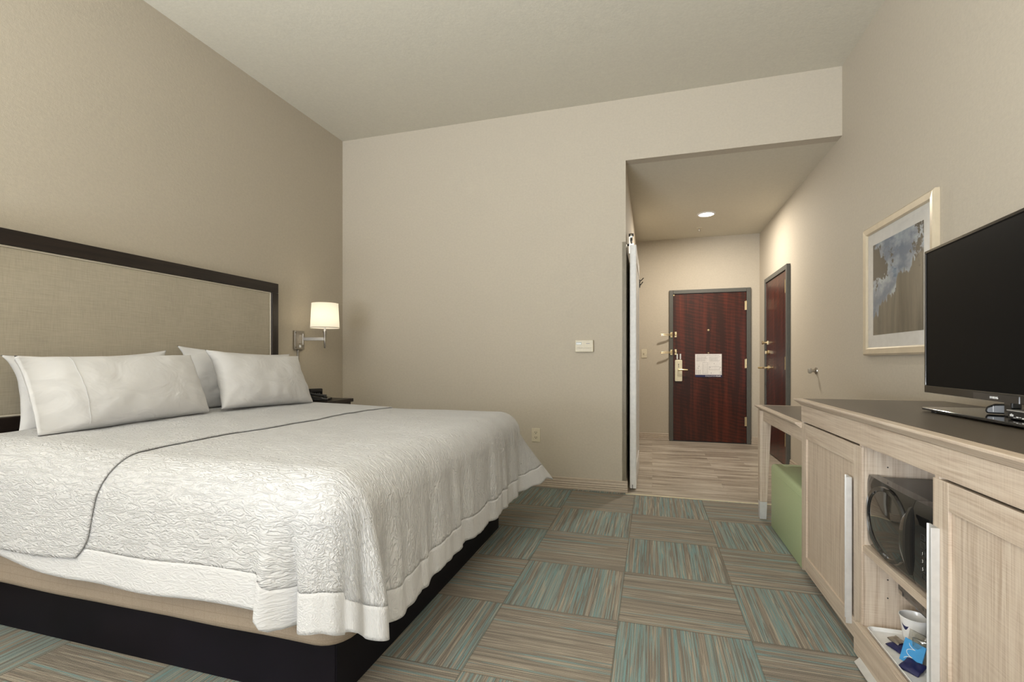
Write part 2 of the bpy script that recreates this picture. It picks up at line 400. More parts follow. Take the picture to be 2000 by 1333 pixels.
def text(name, s, size, mat, parent, loc, rot, extr=0.0003, bold=0.0, align='LEFT'):
    cu = bpy.data.curves.new(name, 'FONT'); cu.body = s; cu.size = size; cu.extrude = extr; cu.offset = bold; cu.align_x = align
    tmp = bpy.data.objects.new('tmp', cu); C.objects.link(tmp); bpy.context.view_layer.update()
    me = bpy.data.meshes.new_from_object(tmp); bpy.data.objects.remove(tmp)
    o = bpy.data.objects.new(name, me); C.objects.link(o); me.materials.clear(); me.materials.append(mat)
    off = Vector((0, 0, 0)); p = parent
    while p is not None: off += Vector(p.location); p = p.parent
    o.parent = parent; o.location = Vector(loc) - off; o.rotation_euler = rot
    return o
def curve_fill(bm, pts3, r): tube(bm, pts3, r, 8)

# ------------------------------------------------------------------ room
XL, XR, YB, YF = -2.887, 1.319, 4.165, -2.90
XH, YD, ZC, ZS = -0.206, 7.054, 3.22, 2.715
def st(name, bm, mat, label, cat, loc=(0,0,0), **k):
    o = obj(name, bm, mat, loc=loc, **k); setp(o, label, cat, kind='structure'); return o
st('floor', B((XL-0.1, XR+0.1, YF-0.1, 4.12, -0.08, 0), (XL-0.1, XH, 4.12, YB+0.1, -0.08, 0)), M['carpet'], 'carpet tile floor of the bedroom, striped teal and brown squares', 'floor')
st('floor', B((XH-0.05, XR+0.1, 4.137, YD+0.1, -0.08, 0.0)), M['tile'], 'wood-look plank tile floor of the entry hall', 'floor')
st('trim_1', B((XH, XR, 4.118, 4.139, -0.03, 0.004)), M['ivory_metal'], 'pale threshold strip between carpet and hall tile', 'threshold')
st('ceiling', B((XL-0.1, XR+0.1, YF-0.1, YB+0.1, ZC, ZC+0.1)), M['ceil'], 'high flat bedroom ceiling', 'ceiling')
st('ceiling', B((XH-0.1, XR+0.1, YB+0.1, YD+0.1, ZS, ZS+0.1)), M['ceil'], 'lower ceiling of the entry hall with one round light', 'ceiling')
st('wall_left', B((XL-0.1, XL, YF-0.1, YB+0.1, 0, ZC)), M['wall'], 'beige wall behind the headboard', 'wall')
st('wall_right', B((XR, XR+0.1, YF-0.1, YD+0.1, 0, ZC)), M['wall'], 'long beige wall behind the television and desk, running into the hall', 'wall')
bm = B((XL, XH, YB, YB+0.1, 0, ZC), (XH, XR, YB, YB+0.1, ZS, ZC))
st('wall_back', bm, M['wall'], 'beige wall beyond the bed, stepping up over the hall opening', 'wall')
st('wall_hall_left', B((XH-0.1, XH, YB+0.1, YD, 0, ZS)), M['wall'], 'left wall of the entry hall, mostly behind the white sliding door', 'wall')
st('wall_hall_back', B((XH-0.1, 0.22, YD, YD+0.1, 0, ZS), (1.215, XR, YD, YD+0.1, 0, ZS), (0.22, 1.215, YD, YD+0.1, 2.022, ZS)), M['wall'], 'end wall of the hall around the entry door', 'wall')
wx0, wx1, wz0, wz1 = -2.80, 0.25, 0.20, 2.85
st('wall_front', B((XL, wx0, YF-0.1, YF, 0, ZC), (wx1, XR, YF-0.1, YF, 0, ZC), (wx0, wx1, YF-0.1, YF, 0, wz0), (wx0, wx1, YF-0.1, YF, wz1, ZC)), M['wall'], 'wall behind the viewpoint with the window', 'wall')
w = thing('window_1', 'wide window in the wall behind the viewpoint', 'window', (-1.25, YF-0.05, wz0), kind='structure')
obj('window_frame', B((wx0, wx1, YF-0.08, YF-0.02, wz0, wz0+0.05), (wx0, wx1, YF-0.08, YF-0.02, wz1-0.05, wz1), (wx0, wx0+0.05, YF-0.08, YF-0.02, wz0+0.05, wz1-0.05), (wx1-0.05, wx1, YF-0.08, YF-0.02, wz0+0.05, wz1-0.05), (-1.275, -1.225, YF-0.08, YF-0.02, wz0+0.05, wz1-0.05)), M['white_paint'], w)
obj('pane', B((wx0+0.05, -1.275, YF-0.053, YF-0.047, wz0+0.05, wz1-0.05), (-1.225, wx1-0.05, YF-0.053, YF-0.047, wz0+0.05, wz1-0.05)), M['glass'], w)

def baseboard(name, a, b, nrm, label):
    """ribbed vinyl base: a profile of steps swept from a to b; nrm points into the room"""
    prof = [(0, 0), (0.016, 0), (0.016, 0.012), (0.011, 0.018), (0.014, 0.026), (0.010, 0.034), (0.013, 0.043), (0.009, 0.052), (0.011, 0.062), (0.007, 0.072), (0.007, 0.088), (0.003, 0.094), (0, 0.094)]
    bm = bm_new(); a = Vector(a); b = Vector(b); n = Vector(nrm)
    A = [bm.verts.new(a + n*p + Vector((0, 0, h))) for p, h in prof]; Bv = [bm.verts.new(b + n*p + Vector((0, 0, h))) for p, h in prof]
    for i in range(len(prof)):
        j = (i+1) % len(prof); bm.faces.new((A[i], A[j], Bv[j], Bv[i]))
    bm.faces.new(A[::-1]); bm.faces.new(Bv)
    st(name, bm, M['base_trim'], label, 'baseboard')
baseboard('baseboard_back', (XL, YB-.001, .001), (XH+0.014, YB-.001, .001), (0, -1, 0), 'ribbed taupe baseboard under the wall beyond the bed')
baseboard('baseboard_hall_left', (XH+.001, YB, .001), (XH+.001, YD, .001), (1, 0, 0), 'ribbed taupe baseboard along the left wall of the hall')
baseboard('baseboard_hall_back', (XH, YD-.001, .001), (0.218, YD-.001, .001), (0, -1, 0), 'ribbed taupe baseboard left of the entry door')
baseboard('baseboard_hall_back', (1.217, YD-.001, .001), (XR, YD-.001, .001), (0, -1, 0), 'short ribbed taupe baseboard right of the entry door')
baseboard('baseboard_right', (XR-.001, YF, .001), (XR-.001, 5.565, .001), (-1, 0, 0), 'ribbed taupe baseboard along the right wall behind the furniture')
baseboard('baseboard_right', (XR-.001, 6.602, .001), (XR-.001, YD, .001), (-1, 0, 0), 'ribbed taupe baseboard in the corner right of the inner door')
baseboard('baseboard_left', (XL+.001, YF, .001), (XL+.001, YB, .001), (1, 0, 0), 'ribbed taupe baseboard under the headboard wall')
st('trim_2', B((XH-0.028, XH+0.003, YB-0.003, YB, 0.094, 2.05), (XH, XH+0.003, YB, YB+0.028, 0.094, 2.05)), M['film'], 'clear corner guard on the edge of the hall opening', 'corner guard')

# ------------------------------------------------------------------ entry door
d = thing('door_1', 'dark red wooden entry door in a grey steel frame at the end of the hall', 'door', (0.7175, YD, 0), kind='structure')
fx0, fx1, fz = 0.22, 1.215, 2.022
obj('door_frame', B((fx0, fx0+0.05, YD-0.03, YD+0.1, 0, fz), (fx1-0.05, fx1, YD-0.03, YD+0.1, 0, fz), (fx0+0.05, fx1-0.05, YD-0.03, YD+0.1, fz-0.05, fz)), M['doorframe'], d, bevel=0.004)
leaf = obj('door_leaf', B((fx0+0.052, fx1-0.052, YD-0.012, YD+0.03, 0.012, fz-0.053)), M['mahog'], d, bevel=0.002)
def hinge(parent, x, y, z, axis, h=0.115):
    bm = bm_new()
    for k in range(3):
        lathe(bm, [(0.009, -h/2+k*h/3+0.001), (0.009, -h/2+(k+1)*h/3-0.001)], (x, y, z), 14)
    lathe(bm, [(0.006, h/2), (0.006, h/2+0.006)], (x, y, z), 10)
    if axis == 'Y': box(bm, x-0.018, x+0.018, y+0.002, y+0.008, z-h/2, z+h/2)
    else: box(bm, x+0.002, x+0.008, y-0.03, y+0.03, z-h/2, z+h/2)
    obj('hinge', bm, M['brass'], parent, smooth=True, label='pale brass hinge')
for z in (1.79, 1.04, 0.29): hinge(d, 1.160, YD-0.024, z, 'Y')
bm = bm_new(); prism(bm, roundrect(0.092, 0.285, 0.012, cx=0.338, cy=0.945), 'Y', YD-0.034, YD-0.012)
lk = obj('lock_plate', bm, M['ivory_metal'], d, bevel=0.003, label='cream electronic lock plate')
bm = bm_new(); tube(bm, [(0.340, YD-0.035, 0.957), (0.340, YD-0.075, 0.957)], 0.011, 14)
tube(bm, [(0.334, YD-0.075, 0.957), (0.38, YD-0.078, 0.957), (0.45, YD-0.070, 0.955)], [0.011, 0.0115, 0.009], 14)
obj('lever_handle', bm, M['brass'], lk, smooth=True, label='brass lever')
bm = bm_new(); lathe(bm, [(0.006, -0.003), (0.006, 0)], (0.338, YD-0.034, 1.03), 16, 'Y'); box(bm, 0.3355, 0.3405, YD-0.037, YD-0.034, 0.985, 1.03)
obj('keyhole', bm, M['charcoal'], lk)
for x in (0.322, 0.362):
    obj('lock_cover', B((x-0.009, x+0.009, YD-0.018, YD-0.012, 1.096, 1.168)), M['alu'], d, bevel=0.002, label='small silver strip above the lock')
def swing_guard(parent, z, tilt):
    bm = bm_new()
    # plate with knuckles on the frame, folded bar loop, keeper on the leaf
    box(bm, 0.236, 0.262, YD-0.036, YD-0.030, z-0.035, z+0.035)
    lathe(bm, [(0.009, -0.030), (0.009, 0.030)], (0.256, YD-0.042, z), 12)
    for dz in (-0.008, 0.008):
        tube(bm, [(0.256, YD-0.045, z+dz), (0.20, YD-0.075, z+dz-tilt*0.4), (0.115, YD-0.095, z+dz-tilt)], 0.0045, 8)
    tube(bm, [(0.115, YD-0.095, z-0.008-tilt), (0.108, YD-0.097, z-tilt), (0.115, YD-0.095, z+0.008-tilt)], 0.0045, 8)
    g = obj('swing_bar_guard', bm, M['brass'], parent, smooth=True, label='brass swing bar lock')
    bm = bm_new(); lathe(bm, [(0.017, 0), (0.017, -0.006), (0.008, -0.012), (0.006, -0.030), (0.013, -0.036), (0.010, -0.045)], (0.302, YD-0.012, z+0.004), 16, 'Y')
    box(bm, 0.290, 0.314, YD-0.018, YD-0.012, z-0.032, z+0.04)
    obj('keeper', bm, M['brass'], g, smooth=True)
swing_guard(d, 1.425, 0.002); swing_guard(d, 1.190, 0.004)
for (x, z) in ((0.709, 1.481), (0.278, 1.955)):
    bm = bm_new(); lathe(bm, [(0.013, -0.012), (0.013, -0.018), (0.007, -0.022), (0.007, -0.024)], (x, YD, z), 18, 'Y')
    obj('peephole' if z < 1.6 else 'door_bolt', bm, M['brass'], d, smooth=True)
bm = bm_new(); box(bm, fx0+0.05, fx1-0.05, YD-0.015, YD+0.03, 0.001, 0.011)
obj('door_sweep', bm, M['black'], d)

s = thing('evacuation_sign', 'white evacuation plan notice with navy footer hung on the entry door', 'sign', (0.708, YD-0.014, 0.864))
obj('sheet', B((0.546, 0.870, YD-0.017, YD-0.013, 0.891, 1.166)), M['paper'], s)
obj('footer', B((0.548, 0.872, YD-0.018, YD-0.013, 0.862, 0.890)), M['navy'], s, label='navy footer band')
text('lettering', 'EVACUATION', 0.021, M['paper'], s, (0.672, YD-0.0185, 0.868), (pi/2, 0, 0), 0.0004)
text('lettering', 'PLAN', 0.021, M['paper'], s, (0.806, YD-0.0185, 0.868), (pi/2, 0, 0), 0.0004, 0.0009)
bm = bm_new(); y0 = YD-0.0178
def ln(x0, x1, z, h=0.0028): box(bm, x0, x1, y0, YD-0.016, z-h/2, z+h/2)
x = 0.566
while x < 0.84: l = random.uniform(0.008, 0.025); ln(x, min(x+l, 0.85), 1.147, 0.004); x += l+0.004
for k in range(7):
    ln(0.562, 0.562+random.uniform(0.10, 0.135), 1.128-k*0.0095, 0.0018); ln(0.716, 0.716+random.uniform(0.10, 0.14), 1.128-k*0.0095, 0.0018)
for (a, b_, c, e) in ((0.640, 0.700, 0.905, 1.055), (0.716, 0.845, 0.960, 1.000)):
    ln(a, b_, c, 0.002); ln(a, b_, e, 0.002); box(bm, a, a+0.002, y0, YD-0.016, c, e); box(bm, b_-0.002, b_, y0, YD-0.016, c, e)
for k in range(6): ln(0.645, 0.695, 0.92+k*0.022, 0.0014)
for i in range(3):
    for k in range(3): box(bm, 0.560+i*0.022, 0.567+i*0.022, y0, YD-0.016, 0.905+k*0.020, 0.912+k*0.020)
for (a, c) in ((0.588, 0.998), (0.578, 0.975), (0.773, 1.035), (0.725, 0.985), (0.738, 0.912), (0.852, 0.903), (0.852, 0.925), (0.852, 0.987)): box(bm, a, a+0.009, y0, YD-0.016, c, c+0.008)
obj('printed_plan', bm, M['ink'], s)
bm = bm_new(); lathe(bm, [(0.009, 0), (0.009, -0.006), (0.004, -0.010)], (0.709, YD-0.012, 1.180), 14, 'Y')
obj('hanging_pin', bm, M['brass'], s, smooth=True)

# ------------------------------------------------------------------ inner door on the right wall
d2 = thing('door_2', 'dark red wooden door in the right wall of the hall, beside the desk', 'door', (XR, 6.085, 0), kind='structure')
gy0, gy1, gz = 5.568, 6.60, 2.05
obj('door_frame', B((XR-0.035, XR, gy0, gy0+0.05, 0, gz), (XR-0.035, XR, gy1-0.05, gy1, 0, gz), (XR-0.035, XR, gy0+0.05, gy1-0.05, gz-0.05, gz)), M['doorframe'], d2, bevel=0.003)
obj('door_leaf', B((XR-0.022, XR, gy0+0.052, gy1-0.052, 0.012, gz-0.053)), M['mahog'], d2, bevel=0.002)
for z in (1.83, 1.05, 0.275): hinge(d2, XR-0.030, gy0+0.055, z, 'X', 0.13)
bm = bm_new(); lathe(bm, [(0.030, -0.022), (0.030, -0.030), (0.012, -0.034), (0.011, -0.075)], (XR, 6.44, 0.995), 24, 'X')
tube(bm, [(XR-0.075, 6.45, 0.995), (XR-0.085, 6.40, 0.995), (XR-0.080, 6.32, 0.992)], [0.011, 0.011, 0.008], 12)
tube(bm, [(XR-0.060, 6.44, 0.995), (XR-0.115, 6.50, 0.995)], [0.010, 0.012], 12)
obj('lever_handle', bm, M['brass'], d2, smooth=True, label='brass lever')
bm = bm_new(); lathe(bm, [(0.028, -0.022), (0.028, -0.032), (0.018, -0.040), (0.006, -0.044), (0.006, -0.055)], (XR, 6.43, 1.175), 24, 'X')
box(bm, XR-0.060, XR-0.046, 6.424, 6.436, 1.158, 1.192); obj('thumb_turn', bm, M['brass'], d2, smooth=True, label='brass thumb turn')
bm = bm_new(); lathe(bm, [(0.012, -0.022), (0.012, -0.060), (0.020, -0.066), (0.020, -0.078)], (XR, 6.50, 1.29), 20, 'X'); box(bm, XR-0.03, XR-0.022, 6.47, 6.53, 1.268, 1.312)
tube(bm, [(XR-0.04, 6.50, 1.29), (XR-0.05, 6.56, 1.29)], 0.007, 10)
obj('door_guard', bm, M['brass'], d2, smooth=True, label='brass guard bolt')

# ------------------------------------------------------------------ sliding barn door in the hall
d3 = thing('door_3', 'white sliding barn door hanging along the left wall of the hall', 'door', (-0.155, 4.75, 0), kind='structure')
obj('panel', B((-0.178, -0.132, 4.27, 5.26, 0.012, 2.045)), M['white_paint'], d3, bevel=0.003)
for a in (4.27, 5.16): obj('stile', B((-0.132, -0.126, a, a+0.10, 0.012, 2.045)), M['white_paint'], d3, bevel=0.002)
for a, b_ in ((1.93, 2.045), (0.012, 0.18), (0.98, 1.08)): obj('rail', B((-0.132, -0.126, 4.3705, 5.1595, a, b_)), M['white_paint'], d3, bevel=0.002)
obj('floor_channel', B((-0.157, -0.153, 4.266, 4.269, 0.0125, 0.045)), M['black'], d3)
for y in (4.36, 5.12):
    bm = bm_new(); box(bm, -0.186, -0.180, y-0.022, y+0.022, 1.99, 2.13); lathe(bm, [(0.034, -0.172), (0.026, -0.166), (0.034, -0.160), (0.034, -0.178)], (0, y, 2.13), 24, 'X')
    box(bm, -0.178, -0.150, y-0.018, y+0.018, 2.045, 2.075)
    obj('roller', bm, M['chrome'], d3, smooth=True, label='chrome hanging roller')
    bm = bm_new(); lathe(bm, [(0.012, -0.19), (0.012, -0.15)], (0, y, 2.15), 14, 'X'); obj('axle', bm, M['black'], d3, smooth=True)
tr = thing('sliding_door_track', 'dark steel track with stand-offs above the white sliding door', 'track', (-0.19, 4.9, 2.1))
obj('rail', B((-0.172, -0.162, 4.30, 6.3, 2.078, 2.096)), M['black'], tr)
for y in (4.45, 5.3, 6.2):
    bm = bm_new(); lathe(bm, [(0.010, -0.206), (0.010, -0.170)], (0, y, 2.087), 12, 'X'); obj('stand_off', bm, M['black'], tr)
bm = bm_new(); lathe(bm, [(0.014, 0), (0.014, 0.006), (0.006, 0.010)], (XH, 4.19, 2.02), 14, 'X'); setp(obj('door_stop_pin', bm, M['white_paint'], loc=(XH, 4.19, 2.02), smooth=True), 'tiny white pin high on the edge of the hall opening', 'pin')

# ------------------------------------------------------------------ hall fittings
dl = thing('recessed_ceiling_light', 'round lit recessed light in the hall ceiling', 'ceiling light', (0.577, 5.95, ZS))
bm = bm_new(); lathe(bm, [(0.098, 0), (0.098, -0.006), (0.078, -0.010), (0.076, -0.004)], (0.577, 5.95, ZS), 40, cap=False); obj('trim_ring', bm, M['white_paint'], dl, smooth=True)
bm = bm_new(); lathe(bm, [(0.0765, -0.002), (0.0765, -0.006), (0.05, -0.008)], (0.577, 5.95, ZS), 40); obj('lens', bm, M['downlight'], dl, smooth=True, label='glowing white lens')
hl = area('hall_lamp', (0.577, 5.95, ZS-0.015), (0, 0, 0), 0.14, 0.14, 38, (1.0, 0.92, 0.80))
hl.data.shape = 'DISK'; hl.parent = None
sp = thing('fire_sprinkler', 'small sprinkler head in the hall ceiling behind the light', 'sprinkler', (0.555, 6.55, ZS))
bm = bm_new(); lathe(bm, [(0.038, 0), (0.036, -0.006), (0.012, -0.010)], (0.555, 6.55, ZS), 28); obj('escutcheon', bm, M['offwhite'], sp, smooth=True)
bm = bm_new(); lathe(bm, [(0.008, -0.010), (0.006, -0.034), (0.018, -0.038), (0.018, -0.041)], (0.555, 6.55, ZS), 18); obj('deflector', bm, M['nickel'], sp, smooth=True)
sw = thing('light_switch', 'cream light switch on the hall end wall left of the entry door', 'light switch', (-0.111, YD, 1.176))
bm = bm_new(); prism(bm, roundrect(0.075, 0.118, 0.006, cx=-0.105, cy=1.176), 'Y', YD-0.007, YD); obj('cover_plate', bm, M['offwhite'], sw, bevel=0.002)
obj('toggle', B((-0.110, -0.100, YD-0.020, YD-0.006, 1.170, 1.192)), M['offwhite'], sw, bevel=0.002)
hk = thing('coat_hook', 'small dark coat hook high on the end wall beside the sliding door', 'hook', (-0.165, YD, 2.12))
bm = bm_new(); box(bm, -0.185, -0.155, YD-0.006, YD, 2.08, 2.19); obj('mounting_plate', bm, M['black'], hk, bevel=0.002)
bm = bm_new(); tube(bm, [(-0.17, YD-0.005, 2.13), (-0.15, YD-0.05, 2.11), (-0.12, YD-0.06, 2.15)], 0.006, 10)
tube(bm, [(-0.17, YD-0.005, 2.16), (-0.14, YD-0.06, 2.17), (-0.11, YD-0.075, 2.20)], 0.006, 10); obj('prong', bm, M['black'], hk, smooth=True)
th = thing('thermostat', 'cream rectangular thermostat on the wall left of the hall opening', 'thermostat', (-0.535, YB, 1.203))
cx, cz = -0.540, 1.201
bm = bm_new(); prism(bm, roundrect(0.150, 0.100, 0.006, cx=cx, cy=cz), 'Y', YB-0.026, YB); obj('housing', bm, M['offwhite'], th, bevel=0.004)
obj('display', B((cx-0.068, cx-0.022, YB-0.0275, YB-0.025, cz+0.012, cz+0.032)), M['lcd'], th, label='grey display')
bm = bm_new()
for k in range(3): box(bm, cx-0.062+k*0.013, cx-0.053+k*0.013, YB-0.028, YB-0.026, cz+0.016, cz+0.024)
obj('digits', bm, M['ceramic'], th)
bm = bm_new(); box(bm, cx+0.016, cx+0.046, YB-0.0275, YB-0.025, cz+0.018, cz+0.023); obj('logo', bm, M['ink'], th)
for k in range(5): obj('button', B((cx-0.060+k*0.025, cx-0.044+k*0.025, YB-0.0285, YB-0.025, cz-0.020, cz-0.012)), M['piping'], th, bevel=0.001)
ou = thing('wall_outlet', 'cream double socket low on the wall beside the foot of the bed', 'outlet', (-0.95, YB, 0.439))
cx, cz = -0.955, 0.439
bm = bm_new(); prism(bm, roundrect(0.075, 0.118, 0.005, cx=cx, cy=cz), 'Y', YB-0.007, YB); obj('cover_plate', bm, M['offwhite'], ou, bevel=0.002)
for dz in (-0.021, 0.021):
    bm = bm_new(); prism(bm, roundrect(0.034, 0.029, 0.010, cx=cx, cy=cz+dz), 'Y', YB-0.010, YB-0.006); sk = obj('socket', bm, M['offwhite'], ou)
    obj('slot', B((cx-0.009, cx-0.0055, YB-0.0108, YB-0.0098, cz+dz-0.002, cz+dz+0.009), (cx+0.0055, cx+0.009, YB-0.0108, YB-0.0098, cz+dz-0.002, cz+dz+0.009), (cx-0.003, cx+0.003, YB-0.0108, YB-0.0098, cz+dz-0.010, cz+dz-0.004)), M['black'], sk)
ds = thing('wall_door_bumper', 'small round door bumper on the right wall above the desk', 'door stop', (XR, 4.75, 0.993))
bm = bm_new(); lathe(bm, [(0.030, 0), (0.028, -0.008), (0.012, -0.014), (0.012, -0.040)], (XR, 4.75, 0.993), 28, 'X'); obj('mount', bm, M['nickel'], ds, smooth=True)
bm = bm_new(); lathe(bm, [(0.021, -0.040), (0.023, -0.052), (0.018, -0.062)], (XR, 4.75, 0.993), 28, 'X'); obj('rubber_tip', bm, plain('grey_rubber', (0.30, 0.27, 0.22), 0.7), ds, smooth=True)

# ------------------------------------------------------------------ bed
bb = thing('bed_base', 'low black platform base under the bed', 'bed base', (-1.9, 2.18, 0))
by0, by1, bx0, bx1 = 1.33, 3.05, XL+0.09, -0.945
obj('side_panel', B((bx0, bx1-0.004, by0, by0+0.02, 0.002, 0.205)), M['base'], bb, bevel=0.002)
obj('side_panel', B((bx0, bx1-0.004, by1-0.02, by1, 0.002, 0.205)), M['base'], bb, bevel=0.002)
obj('foot_panel', B((bx1-0.022, bx1, by0+0.004, by1-0.004, 0.002, 0.205)), M['base'], bb, bevel=0.002)
obj('deck', B((bx0, bx1-0.024, by0+0.022, by1-0.022, 0.17, 0.195)), M['base'], bb)

def softbox(x0, x1, y0, y1, z0, z1, r, rz, sag=0.0, n=8, div=14, seed=0):
    """box with rounded plan corners and rolled top/bottom edges"""
    bm = bm_new(); rings = []
    cx, cy = (x0+x1)/2, (y0+y1)/2
    prof = []
    for k in range(n+1): a = pi/2*k/n; prof.append((-rz*(1-sin(a)), z0+rz*(1-cos(a))))
    for k in range(n+1): a = pi/2*k/n; prof.append((-rz*(1-cos(a)), z1-rz*(1-sin(a))))
    for ins, z in prof:
        w, h = x1-x0+2*ins, y1-y0+2*ins; pts = []
        base = roundrect(w, h, max(r+ins, 0.01), 8, cx, cy)
        # subdivide the long straight runs
        L = len(base)
        for i in range(L):
            a = Vector((*base[i], 0)); b = Vector((*base[(i+1) % L], 0)); d_ = (b-a).length; m = max(1, int(d_/0.06))
            for j in range(m): pts.append(a.lerp(b, j/m))
        ring = []
        for p in pts:
            t = (z-z0)/(z1-z0)
            nn = noise.noise(Vector((p.x*3.1, p.y*3.1, z*4+seed)))
            q = Vector((p.x-cx, p.y-cy, 0)).normalized()
            bulge = 0.006*nn + 0.010*sin(pi*t)
            dz = -sag*(1-t)*(0.5+0.5*sin(p.x*2.6+p.y*2+1.0)) + 0.004*nn*(1-t)
            ring.append(bm.verts.new((p.x+q.x*bulge, p.y+q.y*bulge, z+dz)))
        rings.append(ring)
    N = len(rings[0])
    for a, b in zip(rings, rings[1:]):
        m = min(len(a), len(b))
        for k in range(m): bm.faces.new((a[k], a[(k+1) % len(a)], b[(k+1) % len(b)], b[k]))
    bm.faces.new(rings[0][::-1]); bm.faces.new(rings[-1]); return bm
# keep ring counts equal: roundrect subdivision depends on length, so use a fixed count version
def softbox2(x0, x1, y0, y1, z0, z1, r, rz, amp=0.006, seed=0, sag=0.0, n=6):
    bm = bm_new(); rings = []; cx, cy = (x0+x1)/2, (y0+y1)/2
    prof = [(-rz*(1-sin(pi/2*k/n)), z0+rz*(1-cos(pi/2*k/n))) for k in range(n+1)] + [(-rz*(1-cos(pi/2*k/n)), z1-rz*(1-sin(pi/2*k/n))) for k in range(n+1)]
    for ins, z in prof:
        base = roundrect(x1-x0+2*ins, y1-y0+2*ins, max(r+ins, 0.01), 6, cx, cy); L = len(base); ring = []
        for i in range(L):
            a = base[i]; b = base[(i+1) % L]; m = 26 if (i % 7) == 6 else 1
            for j in range(m):
                px = a[0]+(b[0]-a[0])*j/m; py = a[1]+(b[1]-a[1])*j/m; t = (z-z0)/(z1-z0)
                nn = noise.noise(Vector((px*3.1+seed, py*3.1, z*4))); q = Vector((px-cx, py-cy, 0)).normalized()
                bl = amp*nn + amp*1.5*sin(pi*t)
                ring.append(bm.verts.new((px+q.x*bl, py+q.y*bl, z - sag*(1-t)*(0.5+0.5*sin(px*3.1+py*1.4+seed)))))
        rings.append(ring)
    for a, b in zip(rings, rings[1:]):
        for k in range(len(a)): bm.faces.new((a[k], a[(k+1) % len(a)], b[(k+1) % len(b)], b[k]))
    bm.faces.new(rings[0][::-1]); bm.faces.new(rings[-1]); return bm
setp(obj('box_spring', softbox2(XL+0.095, -0.885, 1.262, 3.115, 0.205, 0.44, 0.10, 0.035, 0.010, 2.0, 0.0), M['skirt'], loc=(-1.9, 2.18, 0.205), smooth='all'), 'tan cloth-covered box spring on the black bed base', 'box spring')
setp(obj('mattress', softbox2(XL+0.095, -0.925, 1.285, 3.12, 0.442, 0.715, 0.10, 0.05, 0.004, 5.0), M['hem'], loc=(-1.9, 2.18, 0.442), smooth='all'), 'thick white mattress hidden under the white comforter', 'mattress')

# comforter ---------------------------------------------------------------
XE, YN, YFAR, RR = -0.965, 1.335, 3.10, 0.135
AF, AN, AFR = 0.575, 0.440, 0.56
def drape(s, t, lift=0.0, fold=1.0):
    """flat cloth coordinates (s along the bed, t across) to a point in the room"""
    r = RR + lift
    ds = max(0.0, s-XE); near = t < YN; dt = (YN-t) if near else max(0.0, t-YFAR)
    head = exp(-((s+2.55)/0.45)**2)
    crown = 0.010*cos((t-2.2)*1.4)
    top = 0.732 + lift + 0.022*head + crown + 0.006*noise.noise(Vector((s*2.2, t*2.2, 3.0)))
    cx = min(s, XE); cy = YN if near else YFAR; cyy = min(max(t, YN), YFAR)
    if ds <= 0 and dt <= 0:
        w = noise.noise(Vector((s*9, t*9, 0)))*0.0025
        return Vector((s, t, top+w))
    if ds > 0 and dt > 0: p = 5.0; rho = (ds**p+dt**p)**(1/p); phi = atan2(dt, ds)
    elif ds > 0: rho = ds; phi = 0.0
    else: rho = dt; phi = pi/2
    arc = r*pi/2
    # corner coordinate c: 0..1 round the corner, below 0 along the foot, above 1 along the side
    g = phi/(pi/2)
    if ds > 0 and dt <= 0: c = -((t-YN) if (t-YN) < (YFAR-t) else (YFAR-t))/0.30; atnear = (t-YN) < (YFAR-t)
    elif dt > 0 and ds <= 0: c = 1+(XE-s)/0.30; atnear = near
    else: c = g; atnear = near
    G = lambda m, wd: exp(-((c-m)/wd)**2)
    flare = 0.05
    if not atnear: flare += 0.60*G(0.55, 0.40)
    if rho < arc: a = rho/r; out = r*sin(a); down = r*(1-cos(a))
    else: out = r + (rho-arc)*flare; down = r + (rho-arc)*sqrt(max(0.1, 1-flare*flare))
    w = max(0.0, min(1.0, (rho-0.08)/0.45)); w = w*w*(3-2*w)
    sgn = 1 if near else -1
    if atnear: f = fold*(0.042*G(1.38, 0.07) - 0.055*G(1.12, 0.08) + 0.008*G(0.60, 0.25) + 0.045*G(0.05, 0.12) - 0.030*G(-0.30, 0.12) + 0.012*G(-0.75, 0.15) + 0.005*sin(c*24)*G(0.3, 0.5))
    else: f = fold*(-0.03*G(-0.25, 0.15) + 0.02*G(-0.6, 0.15))
    fade = min(1.0, max(0.0, -c/0.5)) if c < 0 else min(1.0, max(0.0, (c-1)/0.5)) if c > 1 else 0.0
    if c < 0:
        f += fade*(0.009*sin(t*17+1.0) + 0.009*sin(t*31+2.3+2*sin(t*3)) + 0.005*sin(t*53+sin(t*7)))*(1-0.5*min(1, max(0, (rho-0.36)/0.18)))
    elif c > 1: f += fade*(0.004*sin(s*9+1.0) + 0.003*sin(s*15+0.3))
    wr = 0.0
    if ds > 0: wr = 0.007*noise.noise(Vector((rho*5, (t if dt <= 0 else YN-phi*0.12 if near else YFAR+phi*0.12)*26, 1.7)))*min(1, max(0, 1.6-c))
    out += f*w + wr*w
    # crest shape of the drop: hem heights differ around the bed
    down -= w*0.0
    dirx, diry = (cos(phi), sin(phi))
    x = cx + (out*dirx if ds > 0 else 0); y = cyy - sgn*(out*diry if dt > 0 else 0)
    if ds > 0 and dt > 0: x = XE + out*dirx; y = cy - sgn*out*diry
    # near-side hem rises and falls gently
    return Vector((x, y, top-down))
